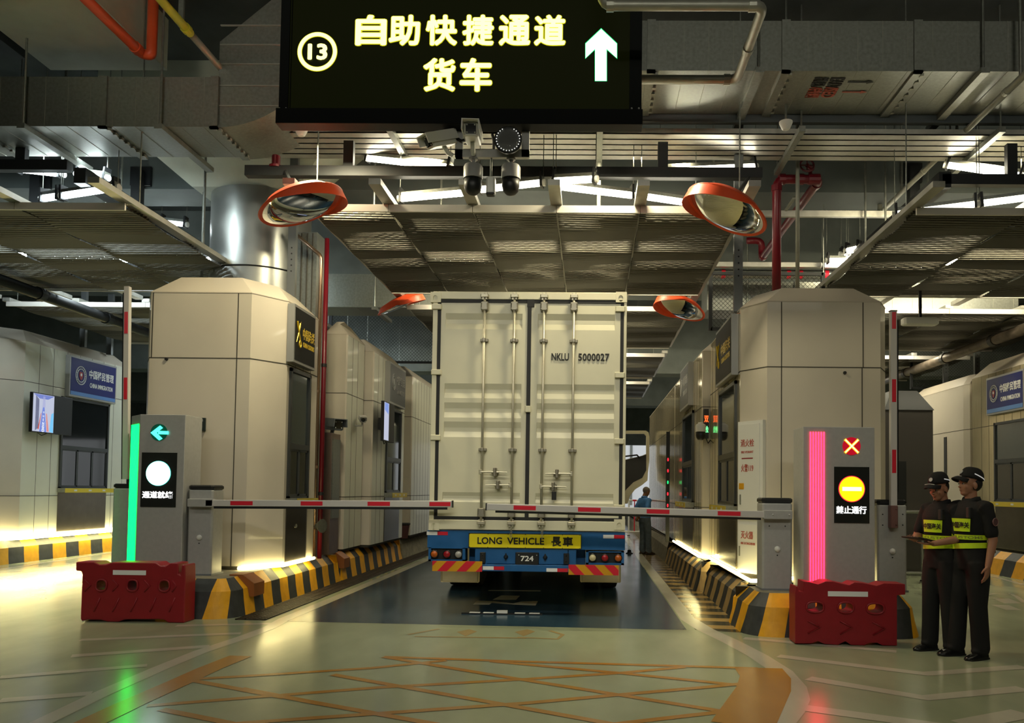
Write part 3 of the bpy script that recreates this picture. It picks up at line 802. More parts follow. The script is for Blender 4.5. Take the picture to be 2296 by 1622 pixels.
def arm_v(t, xa, xb, d):
    y = d - .08
    a, c = at(2005, 1184, y), at(2004.5, 698, y)
    def fr(py): return (1184 - py) / (1184 - 698)
    arm(t, a, c, .036, [(fr(1062), fr(1010)), (fr(903), fr(852)), (fr(738), fr(700))], y, rub=False)
    q = MB(); q.tube([(c.x + .048, y + .03, c.z - .1), (a.x + .048, y + .03, a.z + .4)], .014, 6); q.build('rubber_edge', black, t)
    z0 = at(2005, 1185, y).z; z1 = at(2005, 1134, y).z
    MB().bbox((a.x - .042, y - .012, z0), (a.x + .042, d, z1), .01).ball((a.x + .02, y - .014, z0 + .04), .011, 8, 5).ball((a.x + .02, y - .014, z1 - .04), .011, 8, 5).build('arm_bracket', mat('reddish_bracket', (.20, .10, .09), .4, .3), t)
    for px in (1979, 2024):
        for py in (1154, 1178): p = at(px, py, d); MB().lathe([(.008, 0), (.008, .004)], (p.x, d, p.z), (0, -1, 0), 8).build('screw', ink, t)
gate(1968, 2034, 1121, 8.95, 'grey gate cabinet beside the officers with its boom raised upright', 1237, arm_v)
def arm_v2(t, xa, xb, d):
    y = d - .08
    a, c = at(279.5, 1075, y), at(283.5, 642, y)
    def fr(py): return (1075 - py) / (1075 - 642)
    arm(t, a, c, .036, [(fr(897), fr(848)), (fr(749), fr(700))], y, rub=False, tip=False)
    MB().tube([(c.x - .048, y + .03, c.z - .08), (a.x - .048, y + .03, a.z)], .014, 6).build('rubber_edge', black, t)
gate(249, 300, 1085, 10.05, 'gate cabinet behind the green-lit kiosk with its boom raised upright', None, arm_v2)

# ------------------------------------------------------------------ signal kiosks
def disc(b, c, r, y, t=.004, n=36): return b.lathe([(r, 0), (r, t)], (c[0], y, c[1]), (0, -1, 0), n)
def kiosk(px0, px1, pxs, ptop, d, label, bars, barm, ang, disp, lamp_c, lamp_r, draw, kind):
    xa, xs, xb = at(px0, 1100, d).x, at(pxs, 1100, d).x, at(px1, 1100, d).x
    ztop = at((pxs + px1) / 2, ptop, d).z
    t = thing('signal_kiosk', label, 'kiosk', ((xs + xb) / 2, d + .2, ZI))
    b = MB()
    poly = [(xs, d), (xb, d), (xb, d + .42), (xa, d + .42), (xa, d + ang)] if ang else [(xa, d), (xb, d), (xb, d + .42), (xa, d + .42)]
    b.rings([[(x, y, ZI) for x, y in poly], [(x, y, ztop) for x, y in poly]])
    b.build('housing', grey, t, bevel=.006)
    if ang:                                      # the light bars sit on the slanted flank
        p0, p1 = V((xa, d + ang, 0)), V((xs, d, 0))
    else:
        p0, p1 = V((xa + .06, d, 0)), V((xs, d, 0))
    u = (p1 - p0).normalized(); n = V((u.y, -u.x, 0)) if ang else V((0, -1, 0))
    zb, z2 = bars
    for k in range(6):
        f = .10 + .78 * k / 5
        q = p0 + (p1 - p0) * f
        MB().tube([q + n * .004 + V((0, 0, zb)), q + n * .004 + V((0, 0, z2))], .0068, 8).build('light_bar', barm, t, smooth=True)
    (a, tp), (c, bt) = disp
    A, C = at(a, tp, d), at(c, bt, d)
    o = MB().box((A.x, d - .008, C.z), (C.x, d + .002, A.z)).build('display_panel', mat('display_glass', (.02, .022, .02), .12, spec=.6), t)
    draw(t, o, d)
    return t
def dk(t, o, d):
    y = d - .001
    c = at(357, 970, d); r = .105
    l = disc(MB(), (c.x, c.z), r, y, .006).build('signal_lens', mat('dark_green_lens', (.01, .16, .11), .25), t)
    def arrow(px, py): p = at(px, py, d); return (p.x, d - .014, p.z)
    MB().ext([arrow(*p) for p in ((339, 971), (360, 955), (366, 960), (352, 971), (365, 984), (358, 988))], (0, .006, 0)).ext([arrow(*p) for p in ((356, 967), (378, 967.5), (378, 974.5), (356, 974))], (0, .006, 0)).build('lit_arrow', led_cy, l)
    c = at(356, 1062, d)
    q = disc(MB(), (c.x, c.z), .153, d - .008, .004, 40).build('halo_ring', led_cy, o)
    disc(MB(), (c.x, c.z), .148, d - .012, .004, 40).build('lit_disc', led_wg, q)
    c = at(354, 1110, d)
    MB().text('通道就绪', (c.x, d - .012, c.z), .088, .003, width=at(388, 1110, d).x - at(320, 1110, d).x, bold=.022).build('lettering', led_w, o)
kiosk(262, 411, 309, 930, 9.55, 'grey signal kiosk with green light bars and a green arrow', (.52, 2.32), led_gs, .26, ((319, 1015), (394, 1138)), None, None, dk, 'g')
def dk2(t, o, d):
    c = at(1909, 1001, d); r = .100
    l = disc(MB(), (c.x, c.z), r, d - .001, .006).build('signal_lens', mat('dark_red_lens', (.35, .005, .02), .25, emit=(1, .01, .04), es=.35), t)
    q = MB()
    for s_ in (1, -1):
        M = Matrix.Translation((c.x, d - .013, c.z)) @ Matrix.Rotation(math.radians(45 * s_), 4, 'Y')
        q.M = M; q.box((-.105, 0, -.013), (.105, .006, .013))
    q.build('lit_cross', led_o, l)
    q = MB()
    for s_ in (1, -1):
        q.M = Matrix.Translation((c.x, d - .015, c.z)) @ Matrix.Rotation(math.radians(45 * s_), 4, 'Y'); q.box((-.1, 0, -.006), (.1, .006, .006))
    q.build('cross_core', led_yw, l)
    c = at(1909, 1097, d)
    q = disc(MB(), (c.x, c.z), .146, d - .008, .004, 40).build('red_ring', led_r, o)
    disc(MB(), (c.x, c.z), .137, d - .012, .004, 40).build('lit_disc', led_o, q)
    MB().cbox((c.x, d - .019, c.z), (.21, .006, .044)).build('lit_bar', led_yw, q)
    c = at(1908, 1144, d)
    MB().text('禁止通行', (c.x, d - .012, c.z), .086, .003, width=at(1942, 1144, d).x - at(1874, 1144, d).x, bold=.022).build('lettering', led_w, o)
kiosk(1801, 1961.5, 1852, 958, 8.72, 'grey signal kiosk with red light bars and a red cross', (.52, 2.24), led_rs, 0, ((1870, 1047), (1949, 1174)), None, None, dk2, 'r')


# ------------------------------------------------------------------ booths
def booth(name, label, s, xw, xfc, y0, y0c, y1, xfb, xb, ztp, zcap, side_m, front_m=cream, seams=(), hz=(3.25, 1.38), inset=.26, step=.3, door=None):
    t = thing(name, label, 'booth', ((xw + xb) / 2, y0, ZI))
    poly = [(xw, y0c), (xfc, y0), (xfb, y0), (xb, y0 + .35), (xb, y1), (xw, y1)]
    if s < 0: poly = [poly[i] for i in (1, 0, 5, 4, 3, 2)]
    cx_, cy_ = sum(p[0] for p in poly) / 6, sum(p[1] for p in poly) / 6
    def ringz(z, d): return [(p[0] + (d if p[0] < cx_ else -d), p[1] + (d if p[1] < cy_ else -d), z) for p in poly]
    b = MB()
    A, B = ringz(ZI + .05, 0), ringz(ztp, 0)
    for i in range(6):
        j = (i + 1) % 6
        b.mi = 1 if (abs(poly[i][0] - xw) < .01 and abs(poly[j][0] - xw) < .01) else 0
        b.add([A[i], A[j], B[j], B[i]], [(0, 1, 2, 3)])
    b.mi = 0
    b.poly(B); b.poly(list(reversed(A)))
    b.build('walls', [front_m, side_m], t)
    MB().rings([ringz(ztp, -.004), ringz(ztp + .012, -.004), ringz(zcap, inset)]).build('sloped_cap', mat('cap_panel', (.50, .45, .37), .5), t)
    MB().rings([ringz(ZI + .003, .03), ringz(ZI + .05, .03)]).build('plinth', seam, t)
    for z in hz: MB().rings([ringz(z - .006, -.003), ringz(z + .006, -.003)]).build('panel_joint', seam, t)
    y = y0c + step
    while y < y1 - .1:
        MB().box((xw + (.002 if s > 0 else -.002), y - .004, ZI + .05), (xw - (.02 if s > 0 else -.02), y + .004, ztp)).build('panel_joint', seam, t); y += step
    for x, za, zb in seams: MB().box((x - .006, y0 - .003, za), (x + .006, y0 + .01, zb)).build('panel_joint', seam, t)
    return t
def wmat(s, x, y): return frame((x, y, 0), (0, s, 0), (0, 0, 1))
def window(t, s, x, ya, yb, zb, zt_, zr, gm=glass_d, sash=2, low=True, sill=True):
    M = wmat(s, x, ya if s > 0 else yb); L = abs(yb - ya); f = .05
    o = MB(M).box((0, -.035, zb), (f, .02, zt_)).box((L - f, -.035, zb), (L, .02, zt_)).box((0, -.035, zt_ - f), (L, .02, zt_)).box((0, -.035, zb), (L, .02, zb + f)).box((f, -.035, zr - .04), (L - f, .02, zr + .04)).build('window_frame', frame_m, t)
    MB(M).box((f, -.008, zr + .04), (L - f, .004, zt_ - f)).build('upper_pane', gm, o)
    for k in range(sash):
        a, c = f + (L - 2 * f) * k / sash, f + (L - 2 * f) * (k + 1) / sash
        q = MB(M); q.box((a, -.024, zb + f), (a + .03, 0, zr - .04)).box((c - .03, -.024, zb + f), (c, 0, zr - .04)).box((a, -.024, zb + f), (c, 0, zb + f + .03)).box((a, -.024, zr - .07), (c, 0, zr - .04))
        w2 = q.build('sliding_sash', frame_m, o); MB(M).box((a + .03, -.012, zb + f + .03), (c - .03, -.006, zr - .07)).build('sash_pane', glass_b, w2)
    if low: MB(M).box((0, -.01, ZI + .06), (L, .01, zb - .02)).build('lower_panel', steel_d, t)
    if sill:
        o = MB(M).box((-.02, -.16, zb - .07), (L + .05, 0, zb + .02)).build('counter_sill', galv, t)
        MB(M).box((0, -.165, zb - .075), (L + .05, -.158, zb + .018)).build('yellow_edge', mat('sill_yellow', (.66, .50, .03), .4), o)
        for k in (.2, .5, .8):
            MB(M).box((L * k - .05, -.168, zb - .045), (L * k + .05, -.164, zb - .01)).build('small_notice', wht, o)
def sign_case(t, M, L, zb, zt_, m, dep=.10):
    MB(M).box((0, -dep, zb), (L, 0, zt_)).build('case', mat('sign_case_grey', (.30, .30, .29), .4, .3), t, bevel=.004)
    return MB(M).box((.035, -dep - .004, zb + .04), (L - .035, -dep + .002, zt_ - .04)).build('face', m, t)
def immigration(label, s, x, ya, yb, zb, zt_, m=navy, ink_=signwhite, group=None):
    L = abs(yb - ya); M = wmat(s, x, ya if s > 0 else yb)
    t = thing('immigration_sign', label, 'sign', tuple(M @ V((L / 2, 0, zb))))
    f = sign_case(t, M, L, zb, zt_, m); h = zt_ - zb
    if m is navy: MB(M).box((.035, -.107, zb + .04), (L - .035, -.103, zb + .12)).build('light_band', lblue, f)
    e = MB(M); cx_, cz_ = L * .22, zb + h * .55; R = min(h * .25, L * .105)
    for r in (R, R * .72): e.tube([(cx_ + r * math.cos(q), -.108, cz_ + r * 1.15 * math.sin(q)) for q in [i * math.pi / 16 for i in range(32)]], .007, 6, closed=True)
    o = e.build('emblem_ring', ink_, f)
    q = MB(M)
    for k in range(20):
        if 4 < (k + 15) % 20 < 6: continue
        a = k * math.pi / 10; q.ball((cx_ + R * .86 * math.cos(a), -.108, cz_ + R * .99 * math.sin(a)), (.007, .003, .009), 6, 4)
    q.build('emblem_letters', ink_, o)
    MB(M).ext([(cx_ + R * a, -.112, cz_ + R * c) for a, c in ((-.33, .45), (.33, .45), (.36, -.05), (.22, -.4), (0, -.62), (-.22, -.4), (-.36, -.05))], (0, .004, 0)).build('emblem_shield', redpl if m is navy else ink_, o)
    MB(M).ball((cx_, -.113, cz_ + R * .1), (R * .16, .003, R * .2), 8, 6).build('shield_core', ink_, o)
    MB(M).text('中国移民管理', (L * .66, -.104, zb + h * .64), h * .22, .004, width=L * .54, bold=.014).build('lettering', ink_, f)
    MB(M).text('CHINA IMMIGRATION', (L * .66, -.104, zb + h * .36), h * .115, .004, width=L * .50, bold=.01).build('lettering', ink_, f)
    if group: t['group'] = group
def customs(label, s, x, ya, yb, zb, zt_):
    L = abs(yb - ya); M = wmat(s, x, ya if s > 0 else yb); h = zt_ - zb
    t = thing('customs_sign', label, 'sign', tuple(M @ V((L / 2, 0, zb))))
    f = sign_case(t, M, L, zb, zt_, blksign)
    y = -.107; X = lambda a: L * a; Z = lambda c: zb + h * c
    q = MB(M).tube([(X(.10), y, Z(.36)), (X(.19), y, Z(.55)), (X(.24), y, Z(.70))], [.005, .011, .014], 8)
    for k in range(4): q.ext([(X(.20 + .01 * k), y - .003, Z(.60 + .025 * k)), (X(.29 - .004 * k), y - .003, Z(.66 + .028 * k)), (X(.22 + .01 * k), y - .003, Z(.635 + .025 * k))], (0, .004, 0))
    o = q.build('emblem_staff', gold, f)
    q = MB(M).tube([(X(.11), y - .004, Z(.72)), (X(.14), y - .004, Z(.63)), (X(.19), y - .004, Z(.52)), (X(.24), y - .004, Z(.42))], [.012, .014, .011, .011], 8)
    q.tube([(X(.25) + .03 * math.cos(a), y - .004, Z(.35) + .05 * math.sin(a)) for a in [i * math.pi / 9 for i in range(18)]], .009, 8, closed=True)
    q.build('emblem_key', gold, o)
    MB(M).text('中国海关', (L * .66, -.104, zb + h * .56), h * .20, .004, width=L * .56, bold=.018).build('lettering', gold, f)
    MB(M).text('CHINA CUSTOMS', (L * .66, -.104, zb + h * .37), h * .085, .004, width=L * .52, bold=.012).build('lettering', gold, f)

xL_ = -4.25
A = booth('inspection_booth', 'cream panelled booth behind the green-lit kiosk, left of the truck', 1, xL_, -4.57, 10.3, 10.76, 11.95, -5.93, -6.15, 4.15, 4.43, cream, hz=(3.27,), seams=[(at(534, 700, 10.3).x, .5, 4.15), (at(343, 700, 10.3).x, 3.27, 4.15)])
window(A, 1, xL_, 10.84, 11.62, 1.38, 3.24, 2.14)
MB().lathe([(.025, 0), (.03, .02), (.012, .03)], (xL_, 11.2, 1.0), (1, 0, 0), 12).build('panel_lock', galv, A)
MB().lathe([(.022, 0), (.02, .02)], (at(374, 797, 10.3).x, 10.3, 3.25), (0, -1, 0), 10).build('wall_eye', ink, A)
customs('black customs sign with gold lettering on the booth left of the truck', 1, xL_, 10.72, 11.56, 3.30, 4.12)
B = booth('inspection_booth', 'shaded cream booth behind the stainless cabinet on the left', 1, xL_, -4.27, 13.4, 13.43, 14.42, -4.66, -4.70, 4.22, 4.5, cream_g, hz=(3.2, 1.4))
C_ = booth('inspection_booth', 'greenish booth carrying the grey sign and the second wall screen, left of the truck', 1, -4.09, -4.11, 14.5, 14.53, 16.95, -5.7, -6.0, 4.12, 4.4, cream_g, hz=(3.2, 1.4))
window(C_, 1, -4.09, 15.45, 16.62, 1.45, 3.2, 2.15, gm=glass_b)
immigration('slate grey sign with faint lettering on the booth with the second wall screen', 1, -4.09, 15.3, 16.6, 3.25, 4.08, slate, signgrey)
D_ = booth('inspection_booth', 'farthest cream booth visible between the left kerb and the truck', 1, -4.09, -4.11, 17.7, 17.73, 24, -5.7, -6.0, 4.12, 4.4, cream_g, hz=(3.2, 1.4))
xR_ = 2.0
E_ = booth('inspection_booth', 'cream panelled booth behind the red-lit kiosk, right of the truck', -1, xR_, 2.27, 10.1, 10.5, 13.1, 3.73, 3.92, 4.04, 4.29, cream_gl, hz=(3.19,), seams=[(at(1752, 900, 10.1).x, .5, 4.04), (at(1933, 900, 10.1).x, .5, 3.19), (at(1935, 700, 10.1).x, 3.19, 4.04)])
window(E_, -1, xR_, 10.72, 12.1, 1.35, 3.1, 2.08, gm=glass_b)
MB().lathe([(.022, 0), (.02, .02)], (at(1894, 832, 10.1).x, 10.1, 3.12), (0, -1, 0), 10).build('wall_eye', ink, E_)
customs('dark customs sign with gold lettering on the booth right of the truck', -1, xR_, 10.62, 11.95, 3.16, 4.0)
F_ = booth('inspection_booth', 'glossy yellow-lit booth with the blue sign, right of the truck', -1, 1.87, 1.885, 13.2, 13.22, 17.4, 3.6, 3.9, 3.94, 4.2, cream_gl, hz=(3.0, 1.3))
window(F_, -1, 1.87, 14.2, 15.75, 1.35, 3.05, 2.1, gm=glass_b)
immigration('small blue-grey sign on the yellow-lit booth right of the truck', -1, 1.87, 14.3, 15.6, 3.15, 3.96, slate, signgrey)
G_ = booth('inspection_booth', 'farthest glossy booth on the right reflecting the daylight', -1, 1.87, 1.885, 17.5, 17.52, 25, 3.6, 3.9, 3.94, 4.2, cream_gl, hz=(3.0, 1.3))
H_ = booth('inspection_booth', 'cream booth with the wall screen and blue sign at the left edge', 1, -11.35, -11.8, 14.9, 15.35, 18.9, -13, -13.3, 4.42, 4.7, cream_g, hz=(3.62, 1.32), step=.42)
window(H_, 1, -11.35, 16.45, 18.1, 1.46, 3.45, 2.36, gm=glass_b, sash=3)
immigration('blue immigration sign with round emblem at the left edge of the picture', 1, -11.35, 16.55, 18.2, 3.47, 4.36)
I_ = booth('inspection_booth', 'cream booth with the blue sign at the right edge', -1, 8.25, 8.5, 13.6, 13.9, 17.0, 9.8, 10.2, 4.08, 4.38, cream_gl, cream, hz=(3.0,))
window(I_, -1, 8.25, 14.2, 16.05, 1.42, 3.04, 2.25, gm=glass_d, sash=3)
immigration('blue immigration sign with round emblem at the right edge of the picture', -1, 8.25, 14.8, 16.2, 3.2, 3.97)
J_ = booth('inspection_booth', 'cream booth with a narrow black door slot behind the officers', -1, 8.2, 8.25, 17.1, 17.3, 20.2, 9.8, 10.2, 3.98, 4.25, cream, cream, hz=(3.0,), step=9)
MB().box((8.19, 18.1, .6), (8.23, 18.24, 2.9)).build('door_slot', ink, J_)
for k, s_ in enumerate(('值班', '人员通道', '请勿')):
    pass
def ledstrip(name, label, pts, r=.022, m=strip_m): tag(MB().tube(pts, r, 8).build(name, m), label, 'light strip')
zL = ZI + .03
ledstrip('led_strip', 'glowing warm light strip at the foot of the booth right of the truck', [(1.965, 13.0, zL), (1.965, 10.45, zL), (1.965, 9.62, zL), (2.23, 9.62, zL)])
ledstrip('led_strip', 'glowing warm light strip farther along the right kerb, past the booth edge', [(1.83, 17.2, zL), (1.83, 13.12, zL), (2.0, 13.12, zL)])
ledstrip('led_strip', 'glowing light strip behind the right-hand gate cabinets', [(2.32, 9.98, zL), (3.75, 9.98, zL)])
ledstrip('led_strip', 'short glowing strip at the foot of the left booth corner', [(-4.63, 10.25, zL), (-4.56, 10.25, zL), (-4.21, 10.72, zL), (-4.21, 11.9, zL)])
ledstrip('led_strip', 'long glowing light strip at the left edge of the picture', [(-13, 14.8, zL + .02), (-11.8, 14.8, zL + .02), (-11.29, 15.3, zL + .02), (-11.29, 19, zL + .02)], .05, emis('led_strip_bright', (1, .86, .38), 30))

# hydrant cabinet on the right booth's slanted corner
p0, p1 = V((2.01, 10.49, 0)), V((2.26, 10.115, 0))
u = (p1 - p0).normalized(); n = V((u.y, -u.x, 0)); L = (p1 - p0).length
M = frame(p0 + n * .004, u, (0, 0, 1))
t = thing('hydrant_cabinet', 'white hydrant cabinet with red-brown lettering on the slanted booth corner', 'cabinet', (2.13, 10.3, ZI))
MB(M).box((.0, -.05, ZI + .05), (L, -.002, 2.50)).build('cabinet_body', wht, t)
o = MB(M).box((.02, -.066, 1.20), (L - .05, -.05, 2.46)).build('upper_door', wht, t, bevel=.003)
M2 = M
MB(M).text('消火栓', (L * .42, -.067, 2.21), .10, .003, width=.24, bold=.01).build('lettering', redink, o)
MB(M).text('FIRE HYDRANT', (L * .42, -.067, 2.09), .03, .003, width=.22).build('lettering', redink, o)
MB(M).box((L * .42 - .10, -.069, 2.0), (L * .42 + .10, -.066, 2.014)).build('red_line', redpl, o)
MB(M).text('火警119', (L * .42, -.067, 1.88), .10, .003, width=.22, bold=.008).build('lettering', redink, o)
MB(M).box((.04, -.07, 1.6), (.13, -.066, 1.68)).build('orange_tag', amb_r, o); MB(M).bbox((.06, -.08, 1.4), (.08, -.066, 1.53), .004).build('door_handle', galv, o)
o = MB(M).box((.02, -.066, ZI + .1), (L - .05, -.05, 1.14)).build('lower_door', wht, t, bevel=.003)
MB(M).text('灭火器', (L * .42, -.067, 1.0), .10, .003, width=.22, bold=.01).build('lettering', redink, o)
MB(M).text('FIRE EXTINGUISHER', (L * .46, -.067, .89), .03, .003, width=.26).build('lettering', redink, o)
MB(M).bbox((.05, -.08, .72), (.07, -.066, .85), .004).build('door_handle', galv, o)
# door number plate on the left booth
a, c = at(419, 937, 10.28), at(460, 967, 10.28)
t = thing('room_plate', 'small dark green room plate on the left booth front', 'plate', ((a.x + c.x) / 2, 10.28, c.z))
MB().box((a.x, 10.275, c.z), (c.x, 10.297, a.z)).build('plate', plate_dk, t)
MB().text('19-104', (at(445, 943, 10.27).x, 10.274, at(445, 943, 10.27).z), .035, .002, width=.118).build('lettering', signgrey, t)
MB().text('业务用房', (at(439, 958, 10.27).x, 10.274, at(439, 958, 10.27).z), .045, .002, width=.17).build('lettering', mat('dull_green_lettering', (.16, .20, .17), .5), t)

# wall screens
def screen(label, s, x, ya, yb, zb, zt_, full):
    L = abs(yb - ya); M = wmat(s, x, ya if s > 0 else yb); h = zt_ - zb
    t = thing('wall_screen', label, 'screen', tuple(M @ V((L / 2, 0, zb))))
    MB(M).box((0, -.17, zb), (L, -.11, zt_)).build('housing', black, t, bevel=.004)
    MB(M).box((L * .3, -.11, zb + h * .3), (L * .7, 0, zb + h * .6)).build('bracket', black, t)
    MB(M).tube([(L * .2, -.12, zb), (L * .3, -.12, zb - .05), (L * .42, -.12, zb)], .008, 6).build('cable', ink, t)
    W_ = L * (.52 if full else .45); X = lambda a: .02 + (W_ - .02) * a; Z = lambda c: zb + .02 + (h - .04) * c; y = -.171
    def pl(nm, pts, col, e, dy): return MB(M).ext([(X(a), y - dy, Z(c)) for a, c in pts], (0, .001, 0)).build(nm, emis(nm, col, e), o)
    o = MB(M).box((X(0), y - .001, Z(0)), (X(1), y + .001, Z(1))).build('lit_picture', emis('picture_pale', (.62, .66, .85), .8), t)
    if not full:
        pl('picture_sky_patch', ((.1, .99), (.9, .99), (.9, .7), (.1, .8)), (.05, .2, .75), .8, .001); return t
    pl('picture_blue_lane', ((.32, 0), (.66, 0), (.54, .66), (.46, .66)), (.01, .09, .62), 1, .001)
    pl('picture_left_wall', ((.12, .02), (.28, .1), (.28, .85), (.12, .95)), (.01, .015, .08), 1, .001)
    pl('picture_right_glow', ((.80, .02), (.99, 0), (.99, .55), (.88, .5)), (.05, .55, .95), 1, .001)
    pl('picture_ceiling', ((0, .99), (1, .99), (.7, .88), (.3, .88)), (.02, .08, .5), 1, .001)
    pl('picture_orange_kerb', ((.68, .02), (.78, .02), (.66, .5), (.62, .5)), (.75, .12, .02), 1, .001)
    pl('picture_red_kerb', ((.24, .06), (.29, .06), (.40, .5), (.38, .5)), (.6, .05, .02), 1, .0012)
    pl('picture_tower', ((.44, .66), (.58, .66), (.56, .95), (.46, .95)), (.4, .42, .7), .9, .001)
    for k, ch in enumerate('HENGO'):
        MB(M).text(ch, (X(.50 - .002 * k), y - .002, Z(.42 - .095 * k)), .045 + .006 * k, .001, bold=.02).build('picture_letter', emis('picture_white', (.85, .9, 1), 1), o)
    MB(M).text('中', (X(.50), y - .002, Z(.53)), .035, .001).build('picture_letter', MATS['picture_white'], o)
    return t
screen('wall screen at the left edge, half of it showing a lit blue picture', 1, -11.3, 15.3, 16.5, 2.6, 3.4, True)
screen('small wall screen on the greenish booth left of the truck', 1, -4.05, 14.5, 15.28, 2.45, 3.2, False)

# cameras and small fittings on the booths
def bullet(label, c, aim, k=1.0, m=wht, vis=True):
    c = V(c); a = V(aim).normalized(); t = thing('bullet_camera', label, 'camera', tuple(c))
    r = a.cross(V((0, 0, 1))).normalized(); u_ = r.cross(a)
    M = Matrix(((r.x, a.x, u_.x, c.x), (r.y, a.y, u_.y, c.y), (r.z, a.z, u_.z, c.z), (0, 0, 0, 1)))
    MB(M).bbox((-.065 * k, -.13 * k, -.06 * k), (.065 * k, .16 * k, .06 * k), .02 * k).build('camera_body', m, t)
    if vis: MB(M).rings([[(-.08 * k, y_, -.02 * k), (-.075 * k, y_, .07 * k), (.075 * k, y_, .07 * k), (.08 * k, y_, -.02 * k), (.07 * k, y_, -.02 * k), (.065 * k, y_, .062 * k), (-.065 * k, y_, .062 * k), (-.07 * k, y_, -.02 * k)] for y_ in (-.14 * k, .22 * k)]).build('sun_hood', m, t)
    o = MB(M).box((-.045 * k, .158 * k, -.04 * k), (.045 * k, .166 * k, .045 * k)).build('lens_window', glass_b, t)
    q = MB(M)
    for x in (-.034, .034):
        for z in (-.03, .034): q.ball((x * k, .167 * k, z * k), .007 * k, 6, 4)
    q.build('corner_lamps', wht, o)
    MB(M).tube([(0, 0, -.06 * k), (0, -.02 * k, -.12 * k), (0, -.06 * k, -.15 * k)], .022 * k, 8).build('mount', m, t)
    return t
def domecam(label, c, k=1.0, top=wht, drop=.1, wb=True):
    t = thing('dome_camera', label, 'camera', tuple(c))
    if wb: MB().lathe([(.045 * k, .0), (.045 * k, -.02), (.022 * k, -.025), (.022 * k, -drop)], c, n=14).build('mount', top, t, smooth='auto')
    z = (c[0], c[1], c[2] - drop)
    MB().lathe([(.05 * k, 0), (.085 * k, -.015), (.095 * k, -.04), (.095 * k, -.15 * k)], z, n=24).build('camera_shell', top, t, smooth='auto')
    MB().lathe([(.086 * k, -.15 * k), (.088 * k, -.22 * k), (.075 * k, -.27 * k), (.045 * k, -.30 * k), (.01 * k, -.31 * k)], z, n=24).build('dark_dome', black if wb else glass_b, t, smooth=True)
    return t
bullet('wall camera beside the second screen on the left booths', at(813, 940, 13.9), (.4, -1, -.25), .8, grey)
q_ = at(813, 940, 13.9); MB().tube([q_ - V((0, 0, .12)), V((-4.255, 13.95, q_.z - .12))], .015, 6).build('wall_arm', grey, bpy.data.objects['bullet_camera'])
MB_ = MB
t = thing('equipment_cabinet', 'stainless equipment cabinet standing on the left kerb behind the booth', 'cabinet', (-4.42, 12.8, ZI))
a = at(702, 970, 12.8); c = at(744, 970, 12.8)
MB().box((a.x, 12.8, ZI), (c.x, 13.25, a.z)).build('cabinet_body', mat('rosy_stainless', (.34, .25, .22), .3, .8, var=.08, scale=4), t, bevel=.006)
MB().box((a.x + .02, 12.795, ZI + .05), (c.x - .02, 12.8, a.z - .05)).build('door', MATS['rosy_stainless'], t)
MB().box((c.x, 12.83, ZI + .6), (c.x + .02, 13.2, a.z - .1)).build('side_vent', galv, t)
bullet('large grey camera on top of the stainless cabinet', (c.x - .02, 12.9, a.z + .14), (.85, -1, -.12), 1.5, grey_d)
p = at(700, 1180, 11.9)
t = thing('horn_speaker', 'small round metal horn on the pipes beside the stainless cabinet', 'speaker', (-4.2, 12.0, p.z))
MB().lathe([(.03, 0), (.06, .06), (.105, .12), (.108, .13)], (-4.24, 12.02, p.z), (1, -.4, 0), 18).build('horn', galv, t, smooth='auto')
MB().lathe([(.10, .12), (.02, .10)], (-4.24, 12.02, p.z), (1, -.4, 0), 18).build('horn_throat', navy, t)
p = at(1571, 968, 12.9)
domecam('black and white dome camera on the yellow-lit booth edge', (p.x, 12.9, p.z + .15), .9, wht, .02)
p = at(1583, 918, 13.1); p2 = at(1583, 984, 13.1)
t = thing('lane_signal', 'narrow upright lamp box with red and green characters on the yellow-lit booth', 'signal', (p.x, 13.1, p2.z))
MB().box((p.x - .04, 13.05, p2.z), (p.x + .04, 13.19, p.z)).build('lamp_box', black, t)
MB().text('双', (p.x, 13.048, at(1583, 940, 13.05).z), .115, .003, width=.075, bold=.02).build('red_character', emis('led_red_orange', (1, .12, .02), 2), t)
MB().text('检', (p.x, 13.048, at(1583, 963, 13.05).z), .115, .003, width=.075, bold=.02).build('green_character', emis('led_pale_green', (.15, 1, .3), 2), t)
MB().tube([(p.x, 13.06, p2.z), (p.x + .03, 13.05, p2.z - .08), (p.x + .08, 13.1, p2.z - .02)], .008, 6).build('cable', ink, t)
t = thing('lamp_post', 'dark post with small red and green lamps at the far right booth', 'signal', (1.72, 17.45, ZI))
MB().box((1.68, 17.42, ZI), (1.76, 17.48, 2.9)).build('post', black, t)
for py, m in ((1031, led_r), (1056, led_r), (1082, led_g), (1108, led_r), (1134, led_r)):
    MB().ball((1.72, 17.415, at(1497, py, 17.4).z), (.018, .01, .04), 10, 6).build('lamp', m, t)
t = thing('waste_bin', 'dark mesh waste bin on the left kerb near the truck', 'bin', tuple(at(905, 1192, 17.4)))
p = at(905, 1195, 17.4); p.z = ZI
MB().lathe([(.09, 0), (.13, .30)], p, n=18).build('basket', mat('bin_dark_red', (.09, .03, .03), .6), t)
MB().lathe([(.13, .29), (.15, .32), (.14, .34), (.12, .30)], p, n=18).build('bag_rim', ink, t)
